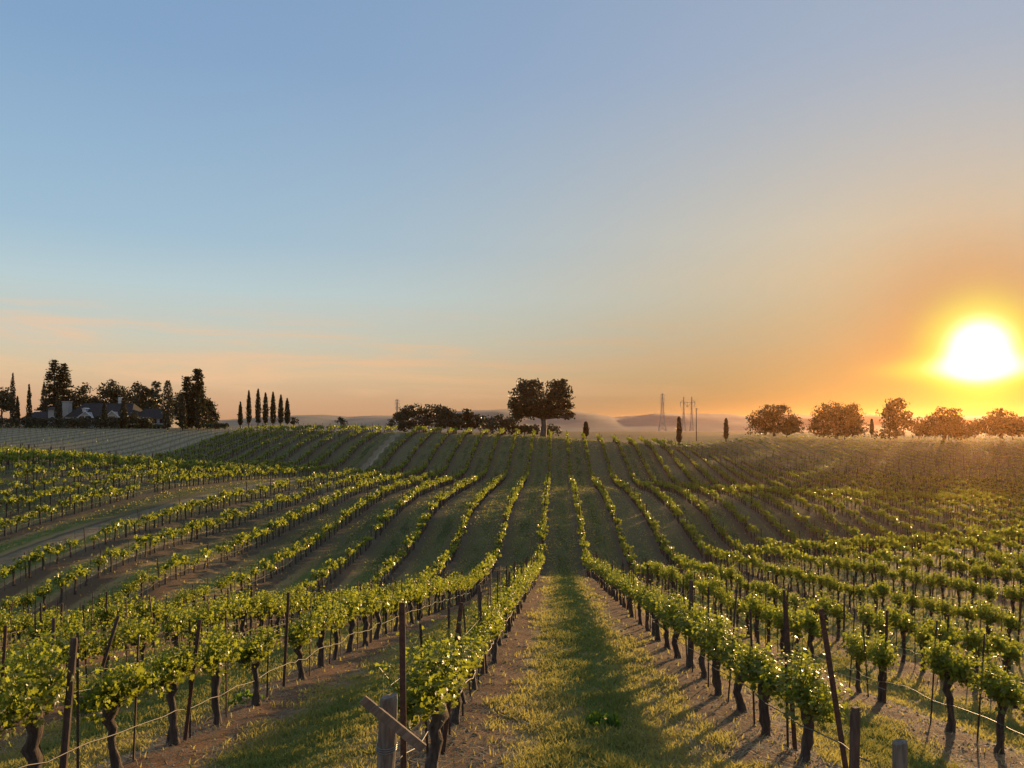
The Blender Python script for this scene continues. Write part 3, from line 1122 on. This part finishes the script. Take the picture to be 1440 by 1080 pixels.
weed(-4.9, 12.2, .26, 'bright green weed beside a trunk in the second row left of the grass strip')
weed(2.95, 5.5, .28, 'leafy green weed right of the stubby end post at the bottom right')
weed(.55, 9.0, .2, 'dark green weed tuft lying in the middle of the central grass strip')
weed(-1.55, 5.75, .34, 'broad leafy weed at the foot of the grey wooden end post')

# ---------------------------------------------------------------- trees
def crown_mesh(blobs, n, size, rng, m, tmpl=1, gap=.0):
    """Foliage of leaf clumps through the volume of several ellipsoid boughs."""
    vol = np.array([b[1][0] * b[1][1] * b[1][2] for b in blobs])**(2 / 3)
    Ps, Ds, Ts = [], [], []
    for (c, r), f in zip(blobs, vol / vol.sum()):
        k = max(6, int(n * f / 14))
        d = unit(rng.normal(size=(k, 3)))
        d[:, 2] = np.where(d[:, 2] < -.85, -d[:, 2] * .6, d[:, 2])
        rad = rng.uniform(.55, 1.06, k)[:, None]
        tufts = np.array(c) + d * rad * np.array(r)
        tr = min(r) * .30
        j = np.clip(rng.normal(size=(k, 14, 3)), -1.5, 1.5) * np.array([tr, tr, tr * .62])
        P = (tufts[:, None] + j).reshape(-1, 3)
        Ps.append(P)
        Ds.append(unit(P - np.array(c)) + rng.normal(size=P.shape) * .6)
        Ts.append(np.repeat(np.clip(rng.normal(.45, .3, k), 0, 1), 14))
    P, D, T = np.concatenate(Ps), np.concatenate(Ds), np.concatenate(Ts)
    V, Q = scatter(P, D, size * rng.uniform(.6, 1.3, len(P)), LEAF_MID, LEAF_MID_P, rng)
    return V, Q, np.repeat(T, 2)


def tree(name, x_img, y_base, Y, trunk_h, blobs, lab, cat, group=None, n=2600, size=.5, m=None, tr=.35, sink=True):
    """blobs in photo pixels relative to the foot: (dx, height, rx, rz); depth radius follows rx."""
    s = Y / F
    X = (x_img - CX) * s
    gz = (CY - y_base) * s
    rng = np.random.default_rng(int(x_img * 7 + y_base))
    t = thing(name, (X, Y, gz), lab, cat, group)
    B = []
    for i, (dx, hz, rx, rz) in enumerate(blobs):
        B.append(((dx * s, rng.uniform(-.35, .35) * rx * s, hz * s), (rx * s, rx * s * .95, rz * s)))
    V, Q, T = crown_mesh(B, n, size, rng, m)
    build('crown', V, [Q], m or M_TREE, t, tint=T)
    mb = MB()
    H = trunk_h * s
    mb.tube([(0, 0, -.6), (0, 0, .3), (.05 * H, 0, H * .5), (0, 0, H)], [tr * 1.5, tr * 1.15, tr, tr * .85], 8)
    for (c, r) in B:
        e = np.array(c)
        b = np.array([0, 0, H * .92])
        k = b * .45 + e * .55 + rng.normal(0, .1, 3) * np.linalg.norm(e - b)
        mb.tube([b, k, e], [tr * .55, tr * .36, tr * .12], 6)
        for q in range(4):
            e2 = e + unit(rng.normal(size=3)) * np.array(r) * .8
            mb.tube([k * .4 + e * .6, e2], [tr * .2, tr * .06], 4)
    mb.build('trunk', M_TBARK, t, smooth=True)
    return t


def oak_blobs(w, h, n, rng, low=.19):
    """An uneven, wide domed crown of boughs, w wide and h high (photo pixels)."""
    out = []
    for i in range(n):
        f = (i + .5) / n * 2 - 1
        dx = f * w * .39 + rng.normal(0, w * .03)
        topz = h * (1 - .42 * abs(f)**2) * rng.uniform(.86, 1.02)
        rz = h * rng.uniform(.17, .24)
        rx = w * rng.uniform(.11, .17)
        out.append((dx, topz - rz, rx, rz))
        out.append((dx * .9 + rng.normal(0, w * .05), topz * .55, rx * 1.1, h * rng.uniform(.16, .22)))
        out.append((dx * 1.02 + rng.normal(0, w * .03), h * low * rng.uniform(.8, 1.25), rx * 1.15, h * rng.uniform(.16, .22)))
    return out


# the two-lobed oak on the crest
tree('oak_tree', 764, 614, 172, 28, [(-24, 58, 17, 18), (-14, 66, 13, 14), (-35, 49, 12, 12), (-42, 47, 8, 8), (-30, 34, 16, 8), (-38, 38, 9, 8), (-12, 38, 15, 10), (3, 40, 12, 15), (-20, 46, 20, 18), (17, 65, 13, 14), (26, 59, 13, 18), (22, 47, 15, 16), (33, 45, 8, 13), (24, 35, 12, 9), (33, 28, 8, 6), (39, 30, 5, 5), (6, 52, 10, 14), (-15, 32, 14, 7), (14, 32, 13, 7), (-34, 29, 9, 6), (-27, 72, 9, 8), (-10, 75, 9, 6), (26, 75, 10, 6), (35, 62, 6, 9)],
     'big dark oak with a two-lobed crown and pale trunk on the crest', 'tree', n=9500, size=.42, tr=.62)
oaks = [
    (598, 604, 205, 88, 41, 5, 'broad dark oak left of the two-lobed oak, beside the faint far pylon', 2600),
    (660, 604, 210, 46, 29, 4, 'low rounded oak just right of the broad oak on the crest', 1500),
    (1089, 611, 250, 78, 45, 5, 'wide rounded oak right of the slim cypresses, first of the right-hand oaks', 3000),
    (1176, 614, 245, 88, 55, 6, 'largest spreading oak of the row on the right ridge', 3600),
    (1328, 616, 255, 66, 49, 5, 'backlit oak with open boughs standing right under the sun', 2600),
    (1408, 614, 262, 62, 44, 5, 'hazy oak at the right edge of the ridge', 2400),
    (1462, 614, 262, 60, 46, 5, 'hazy tree cut off by the right edge of the picture', 1600),
]
for x_, yb, Y_, w_, h_, nb, lab, n in oaks:
    rng = np.random.default_rng(x_)
    tree('oak_tree', x_, yb, Y_, h_ * .26, oak_blobs(w_, h_, nb, rng), lab, 'tree', 'oaks along the ridge', n=int(n * 1.9), size=.5, tr=.4)
tree('oak_tree', 1260, 614, 250, 10, [(0, 40, 16, 12), (-8, 28, 14, 13), (9, 27, 13, 12), (0, 16, 18, 10), (6, 48, 9, 6)], 'tall narrow oak between the spreading oak and the backlit oak', 'tree', 'oaks along the ridge', n=2200, size=.6)

def shrub(name, x_img, y_base, Y, w, h, lab, n=700, size=.45, group=None, m=None):
    rng = np.random.default_rng(int(x_img * 3))
    k = max(2, int(w / 14))
    bl = [(((i + .5) / k - .5) * w * .8, h * rng.uniform(.4, .6), w / k * .75 + 2, h * .42) for i in range(k)]
    return tree(name, x_img, y_base, Y, h * .25, bl, lab, name.replace('_', ' '), group, n, size, m, .12)


shrub('shrub', 704, 611, 190, 58, 30, 'dark rounded thicket half hidden left of the two-lobed oak', 1500)
shrub('shrub', 738, 611, 192, 44, 15, 'low dark bush left of the trunk of the two-lobed oak', 1200)
shrub('shrub', 638, 606, 200, 30, 18, 'low bush between the two left oaks', 700)
shrub('shrub', 774, 613, 196, 20, 17, 'small dark bush just right of the two-lobed oak trunk', 500)
shrub('shrub', 1292, 615, 255, 36, 28, 'hazy bush left of the backlit oak', 900, .6)
shrub('shrub', 1370, 614, 258, 56, 26, 'hazy thicket between the backlit oak and the last oak', 1100, .6)
shrub('shrub', 1334, 617, 246, 84, 24, 'long hazy thicket under the backlit oak', 1600, .55)
shrub('shrub', 1106, 612, 240, 44, 13, 'low bush at the foot of the first right-hand oak', 600, .5)
shrub('shrub', 1252, 616, 243, 40, 14, 'low hazy bush at the foot of the tall narrow oak', 600, .5)
shrub('shrub', 1424, 616, 250, 70, 32, 'low hazy thicket beneath the oaks at the right edge', 900, .6)
shrub('shrub', 414, 598, 186, 7, 13, 'tiny round bush at the right end of the seven cypresses', 260, .3)
shrub('shrub', 480, 599, 186, 10, 13, 'small squat bush alone on the left crest', 300, .3)
shrub('shrub', 551, 601, 186, 9, 13, 'small upright bush beside the broad dark oak', 300, .3)
shrub('shrub', 693, 612, 182, 13, 22, 'small upright bush in front of the dark thicket', 360, .32)
shrub('shrub', 1188, 615, 232, 34, 14, 'low bush in front of the largest spreading oak', 500, .5)


def cypress(x_img, y_top, y_base, Y, w, lab, group=None, blunt=.0, n=900):
    s = Y / F
    H = (y_base - y_top) * s
    Rr = w * .5 * s
    rng = np.random.default_rng(int(x_img * 11))
    t = thing('cypress_tree', ((x_img - CX) * s, Y, (CY - y_base) * s), lab, 'tree', group)
    z = rng.random(n)**.85
    prof = np.interp(z, [0, .06, .15, .4, .7, .9, 1], [.55, .75, .95, 1, .72 + .2 * blunt, .34 + .45 * blunt, .06 + .5 * blunt])
    a = rng.uniform(0, 2 * math.pi, n)
    wob = 1 + .12 * np.sin(z * 17 + a * 2) + rng.normal(0, .07, n)
    r = Rr * prof * wob * np.sqrt(rng.uniform(.35, 1, n))
    P = np.stack([r * np.cos(a), r * np.sin(a), .05 * H + z * H * .95], -1)
    D = np.stack([np.cos(a), np.sin(a), rng.normal(.1, .2, n)], -1) + rng.normal(size=(n, 3)) * .35
    V, Q = scatter(P, D, np.interp(z, [0, 1], [.55, .28]) * rng.uniform(.7, 1.3, n), LEAF_MID * np.array([.6, 1, 1]), LEAF_MID_P, rng,
                   np.tile([0, 0, 1.], (n, 1)) + rng.normal(size=(n, 3)) * .25)
    build('crown', V, [Q], M_CYP, t, tint=np.repeat(rng.random(n), 2))
    MB().tube([(0, 0, -.5), (0, 0, H * .5), (0, 0, H * .93)], [.16, .11, .02], 7).build('trunk', M_TBARK, t, smooth=True)


G7 = 'slim cypresses standing in a row on the left hill'
for x_, yt, yb, w_, lab in [
        (338, 566, 600, 5, 'shortest cypress at the left end of the row of seven'),
        (350, 550, 599, 6.5, 'second cypress from the left in the row of seven'),
        (363, 548, 598, 7.5, 'third cypress from the left, tallest in the row of seven'),
        (373.5, 553, 598, 7.5, 'middle cypress of the row of seven'),
        (384, 552, 598, 7.5, 'blunt-topped cypress third from the right in the row of seven'),
        (395, 556, 598, 7, 'second cypress from the right in the row of seven'),
        (404, 561, 598, 7, 'rightmost cypress of the row of seven, beside a tiny bush')]:
    cypress(x_, yt, yb, 184, w_, lab, G7)
cypress(18, 525, 602, 196, 8, 'tall pointed cypress at the far left behind the hedge')
cypress(24.5, 558, 602, 194, 6, 'short twin-tipped cypress beside the tall far left cypress')
cypress(41, 541, 602, 194, 6.5, 'slim pointed cypress left of the white house')
cypress(62, 538, 600, 206, 9, 'cypress half hidden by the tall conifer beside the house')
cypress(82, 550, 602, 188, 9, 'dark cypress standing close to the white chimney')
cypress(174, 553, 602, 184, 8, 'dark slim cypress in front of the house roof')
cypress(147, 566, 601, 184, 7, 'short cypress in front of the house beside the white gable')
cypress(236, 536, 606, 178, 15, 'broad ragged dark cypress right of the house', blunt=.6, n=1500)
cypress(257, 556, 606, 178, 10, 'dark column cypress between the broad cypress and the pointed conifer', n=1100)
cypress(279, 556, 606, 178, 9, 'dark column cypress standing in front of the tallest pointed conifer', n=1100)
cypress(824, 594, 615, 186, 7.5, 'short cypress on the crest right of the two-lobed oak', blunt=.6)
cypress(955, 587, 624, 190, 7.5, 'slim dark cypress in front of the twin-legged pylon', blunt=.6)
cypress(1021, 589, 619, 200, 6, 'slim reddish cypress left of the first right-hand oak', blunt=.6)
cypress(1226, 590, 613, 225, 5, 'small sunlit cypress between two oaks on the right ridge', blunt=.6)


def conifer(x_img, y_top, y_base, Y, w, lab, tiers=20, open_=.25, group=None, bare=.08):
    s = Y / F
    H = (y_base - y_top) * s
    Rr = w * .5 * s
    rng = np.random.default_rng(int(x_img * 13))
    t = thing('conifer_tree', ((x_img - CX) * s, Y, (CY - y_base) * s), lab, 'tree', group)
    mb = MB()
    mb.tube([(0, 0, -.5), (0, 0, H * .4), (.1, 0, H * .98)], [.42, .3, .03], 8)
    Ps, Ds, As = [], [], []
    for i in range(tiers):
        f = i / (tiers - 1)
        z = H * (bare + (.98 - bare) * f)
        L = Rr * (1 - f)**.72 * rng.uniform(.75, 1.1) + .25
        nb = rng.integers(6, 9)
        a0 = rng.uniform(0, 6)
        for b in range(nb):
            if rng.random() < open_ * .5:
                continue
            a = a0 + b * 2 * math.pi / nb + rng.normal(0, .2)
            l = L * rng.uniform(.6, 1.15)
            dr = rng.uniform(-.05, .3)
            tip = np.array([math.cos(a) * l, math.sin(a) * l, z - l * dr])
            mb.tube([(0, 0, z), tip], [.05, .015], 4)
            m = int(14 + l * 20)
            q = np.sqrt(rng.uniform(.04, 1, m))
            P = np.array([0, 0, z]) + np.outer(q, tip - np.array([0, 0, z])) + rng.normal(size=(m, 3)) * np.array([.28, .28, .16])
            Ps.append(P); Ds.append(rng.normal(size=(m, 3)) * .5 + np.array([0, 0, 1.0])); As.append(np.tile([math.cos(a), math.sin(a), -.3], (m, 1)) + rng.normal(size=(m, 3)) * .5)
    P, D, A = map(np.concatenate, (Ps, Ds, As))
    V, Q = scatter(P, D, .42 * rng.uniform(.6, 1.3, len(P)), LEAF_MID, LEAF_MID_P, rng, A)
    build('crown', V, [Q], M_CONIF, t, tint=np.repeat(np.clip(rng.normal(.5, .25, len(P)), 0, 1), 2))
    mb.build('trunk', M_TBARK, t, smooth=True)


conifer(76, 506, 600, 212, 44, 'tallest conifer, left of the two behind the house', 24)
conifer(90, 511, 600, 214, 38, 'conifer rising just right of the tallest conifer behind the house', 22)
conifer(263, 530, 603, 192, 26, 'slim pointed conifer in the clump right of the house', 20)
conifer(278, 519, 603, 190, 34, 'tall pointed conifer on the right of the house clump', 24)
LT = 'leafy trees around the house'
tree('broadleaf_tree', 110, 600, 222, 20, [(0, 40, 14, 12), (8, 52, 9, 8), (-8, 30, 12, 10), (14, 32, 12, 10), (24, 24, 10, 9)], 'ragged tree behind the chimney right of the two conifers', 'tree', LT, 1800, .5)
tree('broadleaf_tree', 134, 600, 220, 18, [(0, 30, 14, 10), (-8, 22, 10, 10), (10, 24, 11, 10), (2, 38, 8, 6)], 'low dark tree behind the middle of the house roof', 'tree', LT, 1400, .5)
tree('broadleaf_tree', 157, 600, 220, 30, [(0, 54, 12, 10), (-12, 47, 9, 9), (12, 48, 10, 9), (0, 38, 16, 10), (-6, 28, 12, 8)], 'round-topped tree rising behind the house right of its chimney', 'tree', LT, 2000, .5)
tree('broadleaf_tree', 180, 600, 218, 26, [(0, 42, 11, 9), (10, 34, 10, 10), (-10, 34, 10, 9), (2, 26, 14, 9)], 'green tree behind the right half of the house roof', 'tree', LT, 1600, .5)
tree('broadleaf_tree', 200, 601, 215, 26, [(-4, 55, 9, 9), (6, 48, 8, 9), (0, 38, 13, 12), (-8, 28, 10, 10), (10, 30, 9, 9)], 'tall leafy tree over the right wing of the house', 'tree', LT, 1900, .5)
tree('broadleaf_tree', 219, 601, 214, 26, [(0, 54, 6, 9), (2, 40, 9, 10), (-3, 28, 9, 9)], 'thin upright tree between the tall leafy tree and broad cypress', 'tree', LT, 1100, .5)
tree('broadleaf_tree', 250, 602, 205, 20, [(0, 38, 12, 12), (6, 24, 14, 12), (-8, 26, 10, 12)], 'dark leafy tree filling the gap left of the slim conifer', 'tree', LT, 1500, .5)
tree('broadleaf_tree', 295, 603, 196, 10, [(0, 26, 8, 10), (4, 14, 8, 9), (-4, 36, 6, 7)], 'sunlit leafy tree at the right end of the house clump', 'tree', LT, 1300, .45)
tree('broadleaf_tree', 2, 601, 205, 16, [(0, 42, 12, 11), (-10, 32, 12, 12), (9, 28, 9, 9)], 'leafy tree cut by the left edge of the picture', 'tree', LT, 1500, .5)

# hedges
def hedge(x0, x1, y_base, Y, h, lab):
    s = Y / F
    rng = np.random.default_rng(int(x0) + 900)
    w, H = (x1 - x0) * s, h * s
    t = thing('hedge', ((.5 * (x0 + x1) - CX) * s, Y, (CY - y_base) * s), lab, 'hedge')
    n = int(w * 130)
    x = rng.uniform(-w / 2, w / 2, n)
    y = rng.uniform(-.9, .9, n)
    top = H * (1 + .06 * np.sin(x * .9) + .04 * np.sin(x * 2.7))
    z = top * (1 - rng.random(n)**1.8 * 1.0)
    P = np.stack([x, y, z], -1)
    D = np.stack([0 * x, np.sign(y) * .7, .5 + 0 * x], -1) + rng.normal(size=(n, 3)) * .6
    V, Q = scatter(P, D, .34 * rng.uniform(.6, 1.3, n), LEAF_MID, LEAF_MID_P, rng)
    build('leaves', V, [Q], M_TREE, t, tint=np.repeat(rng.random(n) * .7, 2))
    mb = MB()
    for q in np.arange(-w / 2 + .4, w / 2, .9):
        mb.tube([(q, 0, -.3), (q + .1, .1, H * .4), (q - .1, -.1, H * .85)], [.05, .04, .01], 5)
    mb.build('stems', M_TBARK, t)


for x_, h_, w_, lab in ((104, 15, 12, 'dark bush against the house wall right of the white chimney'), (141, 16, 12, 'dark bush in front of the house between the white and tan gables'), (187, 22, 16, 'leafy bush hiding the right wing of the house'), (118, 13, 9, 'low bush under the white gable of the house'), (166, 12, 17, 'tall bush in front of the tan gable of the house'), (205, 15, 13, 'round bush before the porch on the right wing'), (52, 14, 22, 'low bush before the left wing of the house')):
    shrub('shrub', x_, 602, 187, w_, h_, lab, 500, .4)
hedge(-30, 168, 602, 183, 13, 'long dark clipped hedge in front of the white house')
hedge(172, 232, 603, 187, 5, 'low dark hedge right of the house by the gravel yard')
hedge(284, 320, 602, 187, 5, 'low sunlit yellow-green hedge right of the pointed conifer')

# ---------------------------------------------------------------- farmhouse
def gable_roof(mb, x0, x1, y0, y1, z0, z1, over=.4, m=0, hip=0.0):
    """Roof with its ridge along x, as a closed solid."""
    ym = (y0 + y1) / 2
    V = [(x0 - over, y0 - over, z0), (x1 + over, y0 - over, z0), (x1 + over, y1 + over, z0), (x0 - over, y1 + over, z0),
         (x0 - over + hip, ym, z1), (x1 + over - hip, ym, z1)]
    mb.add(V, [np.array([(0, 1, 5, 4), (2, 3, 4, 5), (3, 2, 1, 0)]), np.array([(1, 2, 5), (3, 0, 4)])], m)


def cross_gable(mb, xc, w, y0, y1, z0, z1, m=0, over=.3):
    V = [(xc - w / 2 - over, y0, z0), (xc + w / 2 + over, y0, z0), (xc, y0, z1), (xc - w / 2 - over, y1, z0), (xc + w / 2 + over, y1, z0), (xc, y1, z1)]
    mb.add(V, [np.array([(0, 2, 5, 3), (1, 4, 5, 2), (0, 3, 4, 1)]), np.array([(0, 1, 2), (3, 5, 4)])], m)


def farmhouse():
    Y = 196.0
    s = Y / F
    base = at(148, 601, Y)
    t = thing('farmhouse', base, 'white farmhouse with dark slate roofs and gables behind the hedge', 'house')
    X = lambda xi: (xi - 148) * s
    Zp = lambda yi: (601 - yi) * s
    w = MB()
    w.box(((X(94) + X(182)) / 2, 4.5, Zp(586) / 2 - .2), (X(182) - X(94), 9, Zp(586) + .4))          # main wing
    w.box(((X(182.1) + X(232)) / 2, 5.5, Zp(588) / 2 - .2), (X(232) - X(182.1), 7, Zp(588) + .4))      # right wing
    w.box(((X(26) + X(78)) / 2, 5, Zp(588) / 2 - .2), (X(78) - X(26), 7, Zp(588) + .4))                # left wing
    w.box(((X(68) + X(79)) / 2, 1.0, Zp(576) / 2 - .2), (X(79) - X(68), 2.2, Zp(576) + .4))            # tall white bay
    w.box((X(125), -.7, Zp(588) / 2 - .2), (X(137) - X(113), 1.4, Zp(588) + .4))
    for xc, hw, zt, z0 in ((125, 10.5, 579.5, 588),):
        V = [(X(xc - hw), -1.4, Zp(z0)), (X(xc + hw), -1.4, Zp(z0)), (X(xc), -1.4, Zp(zt)), (X(xc - hw), 2, Zp(z0)), (X(xc + hw), 2, Zp(z0)), (X(xc), 2, Zp(zt))]
        w.add(V, [np.array([(0, 2, 5, 3), (1, 4, 5, 2), (0, 3, 4, 1)]), np.array([(0, 1, 2), (3, 5, 4)])])
    w.build('wall', M_WALL, t)
    g = MB()
    g.box((X(161), -.5, Zp(588) / 2 - .2), (X(171) - X(151), 1.0, Zp(588) + .4))
    V = [(X(151), -1.0, Zp(588)), (X(171), -1.0, Zp(588)), (X(161), -1.0, Zp(579)), (X(151), 2, Zp(588)), (X(171), 2, Zp(588)), (X(161), 2, Zp(579))]
    g.add(V, [np.array([(0, 2, 5, 3), (1, 4, 5, 2), (0, 3, 4, 1)]), np.array([(0, 1, 2), (3, 5, 4)])])
    tag(g.build('gable_wall', M_TAN, t), 'tan arched gable front')
    r = MB()
    gable_roof(r, X(95), X(183), 0, 9, Zp(586), Zp(566.5), .5, hip=2.0)
    gable_roof(r, X(178), X(233), 2, 9, Zp(588), Zp(574), .45, hip=2.5)
    gable_roof(r, X(27), X(80), 1.5, 8.5, Zp(588), Zp(578.5), .4, hip=1.0)
    gable_roof(r, X(67), X(80), -.2, 3, Zp(576), Zp(572), .15)
    ro = r.build('roof', M_ROOF, t)
    e = MB()                                                           # bargeboards of the two front gables
    for xc, hw, zt, z0, yy in ((125, 11.5, 579, 588, -1.5), (161, 11.5, 578, 588, -1.12)):
        for sg in (-1, 1):
            e.bar((X(xc + sg * hw), yy, Zp(z0)), (X(xc), yy, Zp(zt)), .14)
    e.build('bargeboard', M_TRIM, t)
    c = MB()
    c.box((X(90.3), 1.2, Zp(565) / 2 - .2), (X(94.5) - X(86), 1.6, Zp(565) + .4)).box((X(90.3), 1.2, Zp(564.6)), (1.75, 1.85, .22))
    c.build('chimney', M_WALL, t)
    c = MB()
    c.box((X(154.5), 5, Zp(566)), (.95, .9, 3.0)).box((X(154.5), 5, Zp(562)), (1.1, 1.05, .2))
    c.build('chimney', M_TRIM, ro)
    d = MB()
    d.box((X(115.5), 1.6, Zp(577)), (.85, 1.6, .75))
    cross_gable(d, X(115.5), .8, .7, 3, Zp(575), Zp(573.3))
    d.build('dormer', M_TRIM, ro)
    for xi, yi, ww, hh, yy in ((120, 589, 1.3, 1.4, -1.46), (129, 589, 1.5, 1.4, -1.46), (74, 590, .8, 1.4, -.14), (141, 590, .9, 1.3, -.04), (106, 590, .9, 1.3, -.04),
                               (161, 589, 1.6, 1.3, -1.06), (211, 592, 1.5, 1.2, 1.95), (222, 592, 1.2, 1.2, 1.95), (36, 593, 1.2, 1, 1.45), (52, 593, 1.2, 1, 1.45)):
        f = MB()
        for sx in (-1, 1):
            f.box((X(xi) + sx * (ww / 2 + .04), yy, Zp(yi)), (.09, .09, hh + .17))
            f.box((X(xi), yy, Zp(yi) + sx * (hh / 2 + .04)), (ww - .01, .085, .09))
        fo = f.build('window', M_TRIM, t)
        MB().box((X(xi), yy, Zp(yi)), (ww, .05, hh)).box((X(xi), yy - .02, Zp(yi)), (.06, .07, hh)).build('pane', M_GLASS, fo)
    p = MB()                                                           # porch on the right wing
    p.box((X(197), .6, Zp(588.2)), (3.2, 2.7, .2), rx=.12)
    p.build('porch_roof', M_TRIM, t)
    for q in (-1.35, 1.35):
        MB().box((X(197) + q, -.5, Zp(588.5) / 2 - .1), (.16, .16, Zp(588.5) - .1)).build('porch_post', M_TRIM, t)
    MB().box((X(193.5), 1.96, 1.0), (.95, .1, 2.1)).build('door', M_TAN, t)


farmhouse()

# ---------------------------------------------------------------- power line
def lattice(mb, p0, h, b0, b1, n, r):
    r *= .8
    """Square tapering lattice mast, n bays high."""
    z = h * (1 - (1 - np.linspace(0, 1, n + 1))**1.25)
    wd = np.interp(z / h, [0, .45, 1], [b0, b0 * .36 + b1 * .3, b1])
    C = [[np.array(p0) + np.array([sx * wd[i], sy * wd[i], z[i]]) for sx, sy in ((-1, -1), (1, -1), (1, 1), (-1, 1))] for i in range(n + 1)]
    for i in range(n):
        for q in range(4):
            mb.bar(C[i][q], C[i + 1][q], r * 1.4)
            mb.bar(C[i][q], C[i + 1][(q + 1) % 4], r)
            mb.bar(C[i + 1][q], C[i][(q + 1) % 4], r)
            mb.bar(C[i + 1][q], C[i + 1][(q + 1) % 4], r)


def pylon(x_img, y_top, y_base, Y, lab, w=5.0):
    s = Y / F
    H = (y_base - y_top) * s
    t = thing('power_pylon', at(x_img, y_base, Y), lab, 'pylon')
    mb = MB()
    lattice(mb, (0, 0, 0), H, w * s, .5 * s, 9, .09)
    mb.build('mast', M_STEEL, t)
    for f, l in ((.97, 2.6), (.86, 3.0), (.74, 2.6)):
        c = MB()
        for sx in (-1, 1):
            for sy in (-.3, .3):
                c.bar((0, sy, H * f), (sx * l * s, 0, H * f + .3), .1)
            c.bar((0, 0, H * f + 1.2), (sx * l * s, 0, H * f + .3), .09)
            c.bar((sx * l * s, 0, H * f + .3), (sx * l * s, 0, H * f - 1.3), .12)
        c.build('crossarm', M_STEEL, t)


pylon(931.5, 554, 606, 480, 'lattice pylon with short crossarms left of the twin-legged pylon', 5.5)
pylon(558.5, 562, 606, 520, 'small faint pylon rising behind the broad dark oak', 3.0)
Yq = 490.0
s = Yq / F
t = thing('power_pylon', at(967, 606, Yq), 'twin-legged pylon of two lattice masts joined by a crossarm', 'pylon')
H = (606 - 558) * s
for sx in (-1, 1):
    mb = MB()
    lattice(mb, (sx * 5.6 * s, 0, 0), H, 2.4 * s, .35 * s, 8, .09)
    mb.build('mast', M_STEEL, t)
mb = MB()
for sy in (-.5, .5):
    mb.bar((-11 * s, sy, H * .84), (11 * s, sy, H * .84), .13)
    mb.bar((-11 * s, sy, H * .84), (-5.6 * s, sy, H * .92), .1)
    mb.bar((11 * s, sy, H * .84), (5.6 * s, sy, H * .92), .1)
    mb.bar((-5.6 * s, sy, H * .84), (0, sy, H * .70), .08)
    mb.bar((5.6 * s, sy, H * .84), (0, sy, H * .70), .08)
mb.build('crossarm', M_STEEL, t)
for dx in (-10, 0, 10):
    mb = MB()
    for q in range(6):
        mb.tube([(dx * s, 0, H * .83 - q * .45), (dx * s, 0, H * .83 - q * .45 - .3)], [.2, .26], 6)
    mb.build('insulator', M_STEEL, t)
Yq = 240.0
s = Yq / F
t = thing('utility_pole', at(979.3, 618, Yq), 'single dark utility pole just right of the twin-legged pylon', 'pole')
MB().tube([(0, 0, -.5), (0, 0, 44 * s)], [.17, .13], 8).build('pole_shaft', M_POLE, t, smooth=True)
mb = MB()
mb.box((0, -.16, 43 * s), (.5, .12, .35)).bar((0, -.1, 42.2 * s), (0, .2, 42.2 * s), .05)
mb.build('pole_top', M_STEEL, t)

# ---------------------------------------------------------------- the evening air
def haze():
    mb = MB()
    mb.box((0, 2200, 3.25), (11000, 5000, 38.5))
    o = mb.build('haze', None)
    m = bpy.data.materials.new('evening_haze')
    m.use_nodes = True
    nt = m.node_tree
    nt.nodes.remove(nt.nodes['Principled BSDF'])
    v = nt.nodes.new('ShaderNodeVolumePrincipled')
    v.inputs['Color'].default_value = (.97, .48, .18, 1)
    v.inputs['Density'].default_value = HAZE
    v.inputs['Anisotropy'].default_value = .79
    nt.links.new(v.outputs[0], nt.nodes['Material Output'].inputs['Volume'])
    o.data.materials.clear()
    o.data.materials.append(m)
    tag(o, 'thin warm haze hanging in the air over the vineyard', 'haze', kind='stuff')


HAZE = 0.000065
haze()
